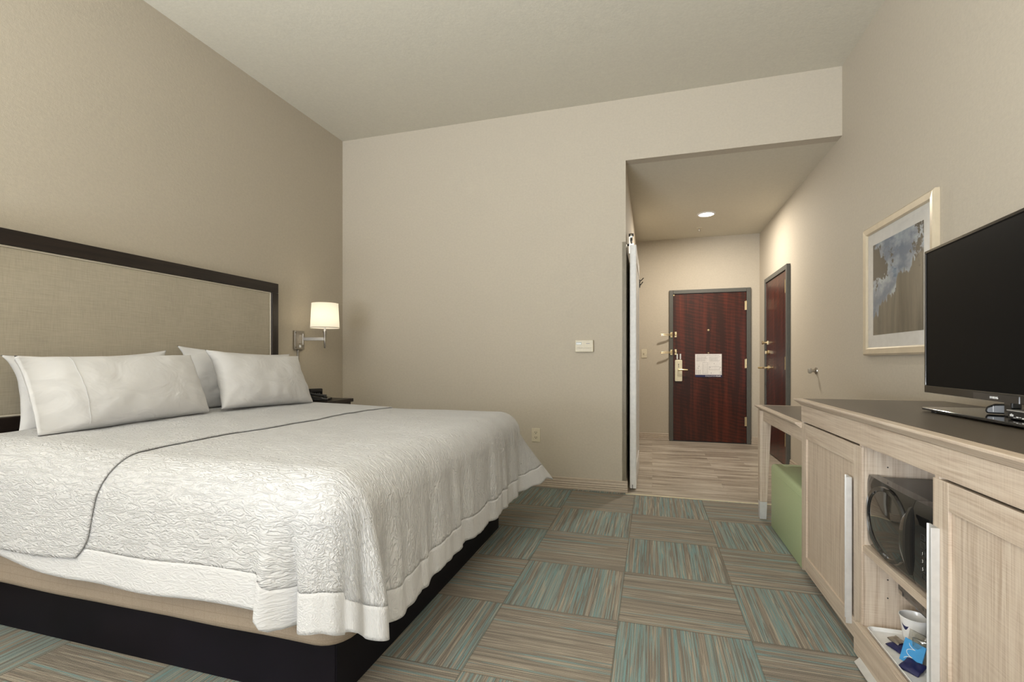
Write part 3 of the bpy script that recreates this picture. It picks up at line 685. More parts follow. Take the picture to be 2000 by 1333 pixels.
def cloth(name, s0, s1, t0, t1, mat, parent, lift=0.0, ns=170, nt=230, hemf=None, keep=None, loc=None, thick=0.010, warp=None):
    bm = bm_new(); uvl = bm.loops.layers.uv.new('UVMap'); V = []
    for i in range(ns+1):
        row = []
        for j in range(nt+1):
            s = s0+(s1-s0)*i/ns; t = t0+(t1-t0)*j/nt
            if warp: s, t = warp(s, t)
            row.append((bm.verts.new(drape(s, t, lift)), s, t))
        V.append(row)
    for i in range(ns):
        for j in range(nt):
            if keep and not keep(V[i][j][1:], V[i+1][j+1][1:], i/ns, j/nt): continue
            q = [V[i][j], V[i+1][j], V[i+1][j+1], V[i][j+1]]
            f = bm.faces.new([v[0] for v in q])
            for l, v in zip(f.loops, q): l[uvl].uv = (v[1], v[2])
    for v in [v for v in bm.verts if not v.link_faces]: bm.verts.remove(v)
    tgt = Vector(loc) if loc else Vector((0, 0, 0)); off = Vector((0, 0, 0))
    if parent: off = Vector(parent.location); tgt = off
    for v in bm.verts: v.co -= tgt
    me = bpy.data.meshes.new(name); bm.to_mesh(me); bm.free()
    for f in me.polygons: f.use_smooth = True
    o = bpy.data.objects.new(name, me); C.objects.link(o); me.materials.append(mat); o.location = tgt-off
    if parent: o.parent = parent
    m = o.modifiers.new('thick', 'SOLIDIFY'); m.thickness = thick; m.offset = 1
    return o
HB = 0.105
def hemwarp(s, t):
    # slightly uneven hem: stretch the overhang
    if s > XE: s = XE+(s-XE)*(1+0.018*sin(t*5.2+0.7)+0.008*sin(t*23))
    if t < YN: t = YN-(YN-t)*(1-0.02+0.10*min(1, max(0, (s+2.5)/0.6))-0.03*min(1, max(0, (s+1.8)/0.6))+0.008*sin(s*11)+0.10*min(1, max(0, (s+1.095)/0.03)))
    if t > YFAR: t = YFAR+(t-YFAR)*(1+0.03*sin(s*4))
    if s > XE and t < YN:
        ds, dt = s-XE, YN-t; an = AN*1.15; g = atan2(dt, ds)/(pi/2)
        m = 1/max(ds/AF, dt/an, 1e-6); rm = ((ds*m)**5+(dt*m)**5)**0.2
        k = (AF*(1-g)+an*g-0.03*sin(pi*g))/rm
        s = XE+ds*k; t = YN-dt*k
    return s, t
s0, s1, t0, t1 = -2.62, XE+AF, YN-AN, YFAR+AFR
ns, nt = 176, 250
def inhem(i, j):
    s = s0+(s1-s0)*(i+0.5/ns); t = t0+(t1-t0)*(j+0.5/nt)
    return s > s1-HB or t < t0+HB or t > t1-HB
com = cloth('comforter', s0, s1, t0, t1, M['quilt'], None, ns=ns, nt=nt, loc=(-1.9, 2.2, 0.73), warp=hemwarp, keep=lambda a, b, i, j: not inhem(i, j))
setp(com, 'white textured comforter draped over the bed with a deep hem', 'comforter')
hb = cloth('hem_band', s0, s1, t0, t1, M['hem'], com, ns=ns, nt=nt, warp=hemwarp, keep=lambda a, b, i, j: inhem(i, j))
hb['label'] = 'smoother stitched hem band'
# turned-back top layer at the pillow end
def tdwarp(s, t):
    k = 0.0
    dn = (YN-t)
    if dn > 0: k = -0.045*min(1, dn/0.43) - 0.05*max(0, (dn-0.33)/0.1)**2
    if t > YFAR: k = -0.05*min(1, (t-YFAR)/0.4)
    s2 = s + (k + 0.012*sin(t*6+1) + 0.006*sin(t*17))*max(0, (s+2.62)/0.85)
    if t < YN: t = YN-(YN-t)*(1+0.03*sin(s*5+0.4))
    return s2, t
tdo = cloth('turned_back_layer', -2.63, -1.775, YN-0.430, YFAR+0.5, M['quilt'], com, lift=0.0135, ns=70, nt=220, warp=tdwarp, thick=0.005)
tdo['label'] = 'top layer folded back towards the foot of the bed'

# pillows -----------------------------------------------------------------
def pillow(name, label, cx, cy, cz, w, h, T, lean, yaw=0.0, roll=0.0, seed=0, sleeve=None, corner=0.10):
    """w across (Y), h up, T thickness; lean back in degrees; sleeve = side (-1/1) of the open pillowcase end"""
    root = thing(name, label, 'pillow', (cx, cy, cz), group='white bed pillows')
    bm = bm_new(); nu, nv = 44, 30; grid = {}
    R = Matrix.Rotation(yaw, 3, 'Z') @ Matrix.Rotation(radians(-lean), 3, 'Y') @ Matrix.Rotation(radians(roll), 3, 'X')
    def sv(v): q = (v+1)/2; return q*q*(3-2*q)
    def pos(u, v, sd):
        th = T/2*(max(0, (1-u*u))**0.5*max(0, (1-v*v))**0.5)**0.85
        th *= 1 + 0.20*(-v)*(1-abs(u))           # fuller towards the bottom
        ed = 1 - corner*(0.6+0.4*sv(v))*(1-abs(v)**2.5)*abs(u)**3; eh = 1 - corner*(0.15+0.75*sv(v))*(1-abs(u)**2.5)*abs(v)**3
        y = u*w/2*ed; z = v*h/2*eh
        if sleeve and u*sleeve > 0.80:           # flat open case end
            k = (u*sleeve-0.80)/0.20; y += sleeve*0.05*k; th = th*(1-k)+0.016*k
        x = sd*th
        fine = noise.noise(Vector((y*8+seed, z*8, sd*2)))*0.008 + noise.noise(Vector((y*20+seed, z*13, sd)))*0.003
        rad = 0.006*sin(atan2(v, u)*14+seed)*(abs(u)**3+abs(v)**3)*0.6
        x += sd*(fine+rad)*(0.3+0.7*(1-max(abs(u), abs(v))**6))
        return R @ Vector((x, y, z)) + Vector((cx, cy, cz))
    for sd in (1, -1):
        for i in range(nu+1):
            for j in range(nv+1):
                u = -cos(pi*i/nu); v = -cos(pi*j/nv)
                u = 0.5*u+0.5*(2*i/nu-1); v = 0.5*v+0.5*(2*j/nv-1)
                e = i in (0, nu) or j in (0, nv)
                if e and sd == -1: grid[(i, j, -1)] = grid[(i, j, 1)]
                else: grid[(i, j, sd)] = bm.verts.new(pos(u, v, sd))
        for i in range(nu):
            for j in range(nv):
                bm.faces.new((grid[(i, j, sd)], grid[(i+1, j, sd)], grid[(i+1, j+1, sd)], grid[(i, j+1, sd)]))
    obj('pillowcase', bm, M['pillow'], root, smooth='all')
    if sleeve:
        pts = [pos(sleeve*0.66, -0.92+1.84*k/30, 1) + R @ Vector((0.0015, 0, 0)) for k in range(31)]
        bm = bm_new(); tube(bm, pts, 0.0012, 6); obj('hem_seam', bm, M['hem'], root, smooth=True)
    return root
pillow('pillow', 'white pillow in front on the left, its open case end towards the near edge', -2.455, 1.800, 0.942, 0.785, 0.350, 0.19, 22, 0.0, 1.4, 1.0, sleeve=-1, corner=0.05)
pillow('pillow', 'white pillow behind the left front one, leaning on the headboard', -2.690, 1.825, 0.942, 0.78, 0.37, 0.13, 12, 0.0, 2.6, 4.0, corner=0.14)
pillow('pillow', 'white pillow in front on the right side of the bed, near the lamp', -2.455, 2.68, 0.957, 0.80, 0.375, 0.19, 22, 0.0, -2.2, 7.0, corner=0.15)
pillow('pillow', 'white pillow behind the right front one, its left corner showing', -2.690, 2.75, 0.958, 0.96, 0.395, 0.13, 12, 0.0, -2.5, 9.0, corner=0.13)

# headboard ---------------------------------------------------------------
hb = thing('headboard', 'wide linen-panelled headboard in a dark wooden frame on the wall', 'headboard', (XL, 2.19, 0))
hy0, hy1, hz = 1.14, 3.24, 1.688
obj('top_rail', B((XL+0.002, XL+0.052, hy0, hy1, hz-0.075, hz)), M['espY'], hb, bevel=0.003)
obj('bottom_rail', B((XL+0.002, XL+0.052, hy0+0.07, hy1-0.07, 0.48, 0.818)), M['espY'], hb, bevel=0.003)
for a in (hy0, hy1-0.07): obj('stile', B((XL+0.002, XL+0.052, a, a+0.07, 0.05, hz-0.076)), M['espZ'], hb, bevel=0.003)
bm = B((XL+0.003, XL+0.040, hy0+0.074, hy1-0.074, 0.822, hz-0.079)); pn = obj('upholstered_panel', bm, M['linen'], hb, bevel=0.012, seg=4, label='woven beige panel')
bm = bm_new(); a0, a1, c0, c1 = hy0+0.075, hy1-0.075, 0.823, hz-0.080; xx = XL+0.040
tube(bm, [(xx, a0, c0), (xx, a1, c0)], 0.005, 8); tube(bm, [(xx, a0, c1), (xx, a1, c1)], 0.005, 8); tube(bm, [(xx, a0, c0), (xx, a0, c1)], 0.005, 8); tube(bm, [(xx, a1, c0), (xx, a1, c1)], 0.005, 8)
obj('piping', bm, M['piping'], pn, smooth=True)

# wall lamps --------------------------------------------------------------
def wall_lamp(dy, label, power):
    X0 = XL
    py, pz = 3.525+dy, 1.253
    L = thing('wall_lamp', label, 'lamp', (X0, py, pz), group='swing arm wall lamps')
    obj('backplate', B((X0, X0+0.022, py-0.060, py+0.060, pz-0.080, pz+0.080)), M['nickel'], L, bevel=0.003)
    for dz in (-0.062, 0.062):
        bm = bm_new(); lathe(bm, [(0.005, 0.022), (0.005, 0.0235)], (X0, py-0.05, pz+dz), 10, 'X'); obj('screw', bm, M['charcoal'], L)
    obj('switch', B((X0+0.022, X0+0.032, py-0.008, py+0.008, pz-0.062, pz-0.040)), M['ceramic'], L, bevel=0.002, label='white rocker switch')
    bm = bm_new(); box(bm, X0+0.022, X0+0.050, py-0.006, py+0.012, pz-0.028, pz+0.045)
    lathe(bm, [(0.006, -0.04), (0.006, 0.055)], (X0+0.052, py+0.004, pz), 14); obj('bracket', bm, M['nickel'], L, smooth=True)
    sx, sy = -2.65, 3.573+dy
    a = Vector((X0+0.052, py+0.004, pz+0.010)); b = Vector((sx, sy, pz+0.010)); dv = (b-a).normalized(); sd = Vector((-dv.y, dv.x, 0))*0.006
    bm = bm_new(); vs = []
    for p in (a, b):
        for ss in (-1, 1):
            for dz in (-0.014, 0.014): vs.append(bm.verts.new(p+sd*ss+Vector((0, 0, dz))))
    for f in ((0,1,3,2), (4,6,7,5), (0,4,5,1), (2,3,7,6), (0,2,6,4), (1,5,7,3)): bm.faces.new([vs[i] for i in f])
    obj('arm', bm, M['nickel'], L, bevel=0.002)
    bm = bm_new(); lathe(bm, [(0.004, 1.185), (0.0075, 1.190), (0.009, 1.26), (0.013, 1.300), (0.019, 1.326), (0.019, 1.330), (0.008, 1.331)], (sx, sy, 0), 20); obj('stem', bm, M['nickel'], L, smooth=True)
    bm = bm_new(); lathe(bm, [(0.0085, 1.331), (0.0085, 1.40)], (sx, sy, 0), 16); sk = obj('socket', bm, M['ceramic'], L, smooth=True)
    bm = bm_new(); lathe(bm, [(0.010, 1.40), (0.026, 1.43), (0.030, 1.455), (0.022, 1.485), (0.006, 1.496)], (sx, sy, 0), 18); obj('bulb', bm, M['bulb'], L, smooth=True)
    bm = bm_new(); prof = [(0.1195, 1.355), (0.118, 1.358), (0.108, 1.560), (0.1095, 1.563), (0.1065, 1.563), (0.1055, 1.560), (0.1155, 1.358), (0.1165, 1.355)]
    lathe(bm, prof+[prof[0]], (sx, sy, 0), 56, cap=False); sh = obj('lamp_shade', bm, M['shade'], L, smooth=True, label='glowing white drum shade')
    bm = bm_new(); lathe(bm, [(0.1210, 1.354), (0.1205, 1.361), (0.1185, 1.361), (0.1190, 1.354), (0.1210, 1.354)], (sx, sy, 0), 56, cap=False); obj('shade_trim', bm, M['piping'], sh, smooth=True)
    bm = bm_new()
    for k in range(3): tube(bm, [(sx+0.008*cos(k*2.094), sy+0.008*sin(k*2.094), 1.40), (sx+0.1145*cos(k*2.094), sy+0.1145*sin(k*2.094), 1.375)], 0.0015, 6)
    obj('spider', bm, M['nickel'], sh)
    obj('cord_cover', B((X0, X0+0.014, py-0.014, py+0.006, 0.70, pz-0.080)), M['nickel'], L, bevel=0.004, label='nickel cord cover down the wall')
    pl = point('bulb_light', (sx, sy, 1.45), power, (1.0, 0.82, 0.55), 0.03)
    return L
wall_lamp(0, 'lit swing-arm wall lamp with white drum shade above the nightstand', 34)
wall_lamp(-2.75, 'lit swing-arm wall lamp at the near end of the headboard', 34)

# nightstand --------------------------------------------------------------
ns_ = thing('nightstand', 'dark wooden nightstand between the bed and the far wall', 'nightstand', (-2.66, 3.50, 0))
nx0, nx1, ny0, ny1, nz = XL+0.012, -2.442, 3.325, 3.682, 0.757
obj('top', B((nx0, nx1, ny0, ny1, nz-0.028, nz)), M['espY'], ns_, bevel=0.003)
obj('body', B((nx0, nx1-0.02, ny0+0.012, ny1-0.012, 0.10, nz-0.0285)), M['espZ'], ns_, bevel=0.002)
for z0 in (0.42, 0.14):
    dr = obj('drawer', B((nx1-0.0205, nx1-0.004, ny0+0.02, ny1-0.02, z0, z0+0.26)), M['espY'], ns_, bevel=0.002)
    bm = bm_new(); lathe(bm, [(0.006, 0), (0.006, 0.014), (0.014, 0.020), (0.012, 0.028)], (nx1-0.004, 3.5, z0+0.13), 18, 'X'); obj('knob', bm, M['nickel'], dr, smooth=True)
for x in (nx0+0.03, nx1-0.055):
    for y in (ny0+0.035, ny1-0.035): obj('leg', B((x-0.018, x+0.018, y-0.018, y+0.018, 0.001, 0.0995)), M['espZ'], ns_, bevel=0.002)
# telephone
ph = thing('desk_telephone', 'black corded telephone on the nightstand against the pillow', 'telephone', (-2.55, 3.38, nz))
def obox(name, c, size, rz, mat, parent, pitch=0.0, bevel=0.004, label=None):
    bm = bm_new(); box(bm, -size[0]/2, size[0]/2, -size[1]/2, size[1]/2, 0, size[2])
    Rm = Matrix.Rotation(rz, 3, 'Z') @ Matrix.Rotation(pitch, 3, 'X')
    for v in bm.verts: v.co = Rm @ v.co + Vector(c)
    return obj(name, bm, mat, parent, bevel=bevel, label=label)
bm = bm_new(); prism(bm, [(-0.10, 0.0), (0.10, 0.0), (0.10, 0.018), (0.04, 0.028), (-0.10, 0.052)], 'Y', -0.075, 0.075)
Rm = Matrix.Rotation(radians(-68), 3, 'Z')
PH = Vector((-2.60, 3.41, nz+0.001))
for v in bm.verts: v.co = Rm @ Matrix.Rotation(radians(90), 3, 'Z') @ v.co + PH
# the body slopes down towards the bed's foot
ph_body = obj('body', bm, M['black_gloss'], ph, bevel=0.006)
def phl(x, y, z): return Rm @ Matrix.Rotation(radians(90), 3, 'Z') @ Vector((x, y, z)) + PH
bm = bm_new(); tube(bm, [phl(-0.095, -0.058, 0.060), phl(-0.06, -0.058, 0.060), phl(0.04, -0.058, 0.042), phl(0.085, -0.058, 0.036)], [0.014, 0.010, 0.010, 0.014], 12)
tube(bm, [phl(-0.085, -0.058, 0.058), phl(-0.085, -0.058, 0.045)], 0.017, 14); tube(bm, [phl(0.078, -0.058, 0.036), phl(0.075, -0.058, 0.022)], 0.017, 14)
obj('handset', bm, M['black'], ph, smooth=True)
bm = bm_new()
vs = [phl(x, y, z) for x, y, z in ((-0.085, -0.03, 0.0510), (-0.085, 0.065, 0.0510), (0.03, 0.065, 0.0312), (0.03, -0.03, 0.0312))]
bm.faces.new([bm.verts.new(v) for v in vs]); r_ = bmesh.ops.extrude_face_region(bm, geom=bm.faces[:]); [setattr(v, 'co', v.co+Vector((0, 0, 0.002))) for v in r_['geom'] if isinstance(v, bmesh.types.BMVert)]
fp = obj('faceplate', bm, M['offwhite'], ph, label='cream speed-dial faceplate')
for i in range(4):
    for k in range(3):
        c = phl(0.018-i*0.014, 0.0+k*0.016, 0.0)
        zz = 0.0312+(0.03-(0.018-i*0.014))*(0.0198/0.115)
        bm = bm_new(); box(bm, c.x-0.004, c.x+0.004, c.y-0.004, c.y+0.004, nz+zz+0.0025, nz+zz+0.0075); obj('key', bm, M['ceramic'], fp)
bm = bm_new(); pts = []
for k in range(90):
    a = k*0.9; t = k/89; c = phl(0.09-0.02*t, -0.05+0.14*t, 0.012-0.0*t)+Vector((0.03*sin(pi*t), 0.0, 0)); pts.append(c+Vector((0, cos(a)*0.005, sin(a)*0.005)))
tube(bm, pts, 0.0016, 5); obj('coiled_cord', bm, M['black'], ph, smooth=True)
# clock
ck = thing('clock_radio', 'small black alarm clock behind the telephone on the nightstand', 'clock', (-2.74, 3.56, nz))
obox('case', (-2.735, 3.555, nz+0.001), (0.055, 0.115, 0.084), radians(-22), M['black'], ck, bevel=0.008)
cR = Matrix.Rotation(radians(-22), 3, 'Z')
bm = bm_new(); box(bm, 0.0265, 0.0285, -0.045, 0.045, 0.018, 0.058)
for v in bm.verts: v.co = cR @ v.co + Vector((-2.735, 3.555, nz+0.001))
dp = obj('display', bm, M['screen'], ck)
bm = bm_new()
for k, yy in enumerate((-0.028, -0.012, 0.010, 0.026)): box(bm, 0.0284, 0.0290, yy-0.004, yy+0.004, 0.030, 0.048)
for v in bm.verts: v.co = cR @ v.co + Vector((-2.735, 3.555, nz+0.001))
obj('digits', bm, plain('dim_digits', (0.12, 0.13, 0.15), 0.4), dp)

# ------------------------------------------------------------------ dresser
DX, DY0, DY1, DZ = 0.720, 0.86, 2.842, 0.888
dr = thing('dresser', 'long pale ash dresser under the television with two panelled doors and an open niche', 'dresser', (1.0, 1.85, 0))
NY0, NY1 = 1.605, 2.086       # niche
# carcass
cb = (XR-0.006)
obj('side_panel', B((DX+0.001, cb, DY1-0.024, DY1-0.012, 0.03, 0.855)), M['ashZ'], dr)
obj('side_panel', B((DX+0.001, cb, DY0+0.012, DY0+0.024, 0.03, 0.855)), M['ashZ'], dr)
obj('partition', B((DX+0.002, cb-0.012, NY1, NY1+0.02, 0.03, 0.855)), M['ashZ'], dr)
obj('partition', B((DX+0.002, cb-0.012, NY0-0.02, NY0, 0.03, 0.855)), M['ashZ'], dr)
obj('back_panel', B((cb-0.011, cb, DY0+0.025, DY1-0.025, 0.03, 0.855)), M['ashZ'], dr)
obj('bottom_panel', B((DX+0.004, cb-0.012, NY0+0.001, NY1-0.001, 0.108, 0.126)), M['ashY'], dr)
obj('shelf', B((DX+0.004, cb-0.012, NY0+0.001, NY1-0.001, 0.392, 0.418)), M['ashY'], dr, bevel=0.001)
obj('plinth', B((DX+0.05, cb, DY0+0.03, DY1-0.03, 0.001, 0.029)), M['ashY'], dr)
obj('apron', B((DX-0.002, DX+0.019, DY0+0.012, DY1-0.012, 0.776, 0.856)), M['ashY'], dr, bevel=0.0015)
# top with a chamfered wooden lip and an inset laminate field
bm = bm_new(); prof = [(DX-0.002, 0.8565), (DX-0.030, 0.880), (DX-0.030, 0.888), (cb, 0.888), (cb, 0.8565)]
prism(bm, prof, 'Y', DY0, DY1)
for v in bm.verts:
    if v.co.z > 0.87 and v.co.y > DY1-0.001: v.co.y += 0.022
    if v.co.z > 0.87 and v.co.y < DY0+0.001: v.co.y -= 0.022
tp = obj('top', bm, M['ashY'], dr, bevel=0.0015)
obj('laminate_inset', B((DX+0.006, cb-0.004, DY0+0.015, DY1-0.012, 0.8875, 0.8889)), M['lam'], tp, label='dark taupe laminate inset')
def panel_door(y0, y1, hy, parent, z0=0.045, z1=0.768, x=DX, t=0.020):
    st_ = 0.072
    dd = obj('door', B((x+0.009, x+t-0.001, y0+0.001, y1-0.001, z0+0.001, z1-0.001)), M['ashZ'], parent)
    for a in (y0, y1-st_): obj('stile', B((x, x+0.0088, a, a+st_, z0, z1)), M['ashZ'], dd, bevel=0.001)
    for a in (z0, z1-st_): obj('rail', B((x, x+0.0088, y0+st_+0.0005, y1-st_-0.0005, a, a+st_)), M['ashY'], dd, bevel=0.001)
    # extruded aluminium pull with a lip
    w0, w1 = hy
    prof = [(x-0.0005, w0), (x-0.020, w0), (x-0.020, w0+0.004), (x-0.0045, w0+0.006), (x-0.0045, w1-0.003), (x-0.009, w1), (x-0.0005, w1)]
    bm = bm_new(); prism(bm, prof, 'Z', 0.088, 0.640); obj('handle', bm, M['alu'], dd, bevel=0.0008, label='long silver pull')
panel_door(NY1-0.003, DY1-0.012, (NY1+0.085, NY1+0.135), dr)
panel_door(DY0+0.012, NY0+0.006, (NY0-0.030, NY0+0.018), dr)
dwr = obj('drawer', B((DX-0.020, DX+0.001, NY0+0.012, NY1+0.012, 0.022, 0.132)), M['ashY'], dr, bevel=0.0015)
bm = bm_new(); prism(bm, [(DX-0.0205, 0.008), (DX-0.034, 0.008), (DX-0.038, 0.016), (DX-0.0205, 0.034)], 'Y', NY0+0.07, NY1-0.045); obj('handle', bm, M['alu'], dwr, bevel=0.001, label='silver finger pull')
for z in (0.30, 0.235, 0.70):
    bm = bm_new(); lathe(bm, [(0.0025, -0.0015), (0.0025, 0.0002)], (0.80, NY1, z), 8, 'Y'); obj('pin_hole', bm, M['charcoal'], dr)

# microwave ---------------------------------------------------------------
mw = thing('microwave', 'black microwave with a curved oval window on the dresser shelf', 'microwave', (0.95, 1.85, 0.4185))
my0, my1, mz0, mz1 = 1.632, 2.081, 0.4265, 0.672
obj('cabinet', B((0.772, 1.08, my0+0.003, my1-0.003, mz0, mz1-0.004)), M['charcoal'], mw, bevel=0.006)
# bulging front: height field over y,z ; the door and the control panel are separate pieces
ys = my0+0.105
def front(name, y0, y1, mat, bul, lab=None):
    bm = bm_new(); n1, n2 = 20, 14; G = []
    for i in range(n1+1):
        row = []
        for j in range(n2+1):
            u = i/n1; v = j/n2; y = y0+(y1-y0)*u; z = mz0+(mz1-mz0)*v
            yy = (y-my0)/(my1-my0)
            b = 0.016*sin(pi*yy)**0.6*sin(pi*(0.12+0.76*v))**0.7
            e = 0.006*(abs(2*v-1)**8)
            row.append(bm.verts.new((0.736-b+e, y, z)))
        G.append(row)
    for i in range(n1):
        for j in range(n2): bm.faces.new((G[i][j], G[i+1][j], G[i+1][j+1], G[i][j+1]))
    r_ = bmesh.ops.extrude_edge_only(bm, edges=[e for e in bm.edges if e.is_boundary])
    for v in r_['geom']:
        if isinstance(v, bmesh.types.BMVert): v.co.x = 0.771
    return obj(name, bm, mat, mw, smooth=True, label=lab)
door = front('door', ys+0.0015, my1, M['graphite'], 1)
ctl = front('control_panel', my0, ys-0.0015, M['black_gloss'], 1)
# oval ring and window
oc = 1.8945; oz = (mz0+mz1)/2; ow, oh = 0.170, 0.115
def oval(a, k=1.0):
    # flat towards the handle side, round at the far side
    y = oc + ow*k*cos(a)*(1.0 if cos(a) > 0 else 0.86); z = oz + oh*k*sin(a); return y, z
def fx(y, z):
    yy = min(max((y-my0)/(my1-my0), 0), 1); v = (z-mz0)/(mz1-mz0)
    return 0.736-0.016*sin(pi*yy)**0.6*sin(pi*(0.12+0.76*v))**0.7
bm = bm_new(); n = 64; R1 = []; 
for kk, dx in ((1.02, 0.0), (1.0, -0.006), (0.90, -0.006), (0.87, 0.002)):
    R1.append([bm.verts.new((fx(*oval(2*pi*i/n, kk))+dx, *oval(2*pi*i/n, kk))) for i in range(n)])
for a, b in zip(R1, R1[1:]):
    for i in range(n): bm.faces.new((a[i], a[(i+1) % n], b[(i+1) % n], b[i]))
obj('window_ring', bm, M['black_gloss'], door, smooth=True)
bm = bm_new(); c = bm.verts.new((fx(oc, oz)-0.001, oc, oz)); rr = [[bm.verts.new((fx(*oval(2*pi*i/n, k))-0.001, *oval(2*pi*i/n, k))) for i in range(n)] for k in (0.3, 0.6, 0.89)]
for i in range(n): bm.faces.new((c, rr[0][i], rr[0][(i+1) % n]))
for a, b in zip(rr, rr[1:]):
    for i in range(n): bm.faces.new((a[i], a[(i+1) % n], b[(i+1) % n], b[i]))
obj('window', bm, M['darkglass'], door, smooth=True, label='dark oval glass')
bm = bm_new(); A_ = []
for k in range(17):
    t = -1+2*k/16; z = oz+t*0.100; y0_ = ys+0.006; y1_ = ys+0.010+0.034*(1-t*t)
    xo = fx(y0_, z)-0.004-0.012*(1-t**4); A_.append([bm.verts.new(q) for q in ((xo+0.004, y0_, z), (xo, y0_+0.004, z), (xo+0.001, (y0_+y1_)/2, z), (xo+0.004, y1_, z), (fx(y1_, z)+0.002, y1_, z), (fx(y0_, z)+0.002, y0_, z))])
for a, b in zip(A_, A_[1:]):
    for i in range(6): bm.faces.new((a[i], a[(i+1) % 6], b[(i+1) % 6], b[i]))
bm.faces.new(A_[0]); bm.faces.new(A_[-1][::-1]); obj('door_handle', bm, M['graphite'], door, smooth=True, label='curved crescent door handle')
bm = bm_new()
for r_i in range(6):
    for c_i in range(2):
        y = my0+0.046-c_i*0.026; z = mz0+0.045+r_i*0.022
        X_ = fx(y, z)-0.0012
        for (a, b_, c2, d_) in ((y-0.011, y+0.011, z-0.008, z-0.0072), (y-0.011, y+0.011, z+0.0072, z+0.008), (y-0.011, y-0.0102, z-0.008, z+0.008), (y+0.0102, y+0.011, z-0.008, z+0.008)): box(bm, X_-0.0005, X_+0.0015, a, b_, c2, d_)
obj('button_outlines', bm, M['charcoal'], ctl)
k_ = 1
for r_i in (3, 2, 1):
    for c_i in (0, 1):
        y = my0+0.046-c_i*0.026; z = mz0+0.045+r_i*0.022
        text('button_number', str(k_), 0.012, M['silverprint'], ctl, (fx(y, z)-0.0022, y+0.003, z-0.004), (pi/2, 0, -pi/2), 0.0002); k_ += 1
obj('clock_display', B((fx(my0+0.055, mz0+0.195)-0.0012, fx(my0+0.055, mz0+0.195)+0.003, my0+0.03, my0+0.085, mz0+0.185, mz0+0.21)), M['screen'], ctl)
for x in (0.80, 1.04):
    for y in (my0+0.04, my1-0.04):
        bm = bm_new(); lathe(bm, [(0.012, 0.4185), (0.014, 0.4262)], (x, y, 0), 14); obj('foot', bm, M['black'], mw)

# coffee things -----------------------------------------------------------
cm = thing('coffee_maker', 'black one-cup coffee maker at the back of the lower niche', 'coffee maker', (0.98, 1.96, 0.127))
obj('body', B((0.885, 1.10, 1.845, 2.062, 0.145, 0.2475)), M['black'], cm, bevel=0.012, seg=3)
obj('base_plate', B((0.872, 1.11, 1.84, 2.066, 0.127, 0.1445)), M['charcoal'], cm, bevel=0.004)
bm = bm_new(); prism(bm, [(0.822, 0.285), (0.824, 0.266), (0.850, 0.252), (0.885, 0.248), (1.10, 0.248), (1.10, 0.372), (0.835, 0.372), (0.822, 0.355)], 'Y', 1.845, 2.068); hd = obj('brew_head', bm, M['black_gloss'], cm, bevel=0.006)
bm = bm_new(); box(bm, 0.8205, 0.8235, 2.030, 2.055, 0.270, 0.284); obj('logo_plate', bm, M['nickel'], hd, label='small silver maker plate')
ty = thing('serving_tray', 'white rectangular tray on the floor of the dresser niche', 'tray', (0.80, 1.86, 0.127))
bm = bm_new()
o1 = roundrect(0.135, 0.385, 0.018, 6, 0.795, 1.855); o2 = roundrect(0.148, 0.398, 0.022, 6, 0.795, 1.855); o3 = roundrect(0.142, 0.392, 0.020, 6, 0.795, 1.855); o4 = roundrect(0.130, 0.380, 0.017, 6, 0.795, 1.855)
L_ = [[bm.verts.new((p[0], p[1], z)) for p in o] for o, z in ((o1, 0.1272), (o2, 0.142), (o3, 0.143), (o4, 0.1315))]
for a, b in zip(L_, L_[1:]):
    for i in range(len(a)): bm.faces.new((a[i], a[(i+1) % len(a)], b[(i+1) % len(b)], b[i]))
bm.faces.new(L_[0][::-1]); bm.faces.new(L_[-1]); obj('dish', bm, M['ceramic'], ty, smooth=True)
pc = thing('paper_cup', 'white paper cup with a navy swoosh standing on the tray', 'cup', (0.838, 1.985, 0.132))
bm = bm_new(); cc = (0.838, 1.985, 0.132)
lathe(bm, [(0.028, 0.001), (0.029, 0), (0.0415, 0.090), (0.0435, 0.0915), (0.0435, 0.094), (0.0415, 0.0945), (0.0405, 0.092), (0.0275, 0.006)], cc, 40); obj('cup_body', bm, M['ceramic'], pc, smooth=True)
bm = bm_new(); A_ = []; 
for k in range(13):
    t = k/12; a = radians(185+38*t); zc = 0.074-0.020*sin(pi*t)*0.6-0.006*t; th_ = 0.0065*sin(pi*min(1, t*1.0))
    rr_ = lambda z: 0.029+(0.0125*z/0.090)+0.0004
    A_.append((bm.verts.new((cc[0]+rr_(zc-th_)*cos(a), cc[1]+rr_(zc-th_)*sin(a), cc[2]+zc-th_)), bm.verts.new((cc[0]+rr_(zc+th_)*cos(a), cc[1]+rr_(zc+th_)*sin(a), cc[2]+zc+th_+0.0001))))
for a, b in zip(A_, A_[1:]): bm.faces.new((a[0], b[0], b[1], a[1]))
obj('printed_swoosh', bm, M['navy'], pc)
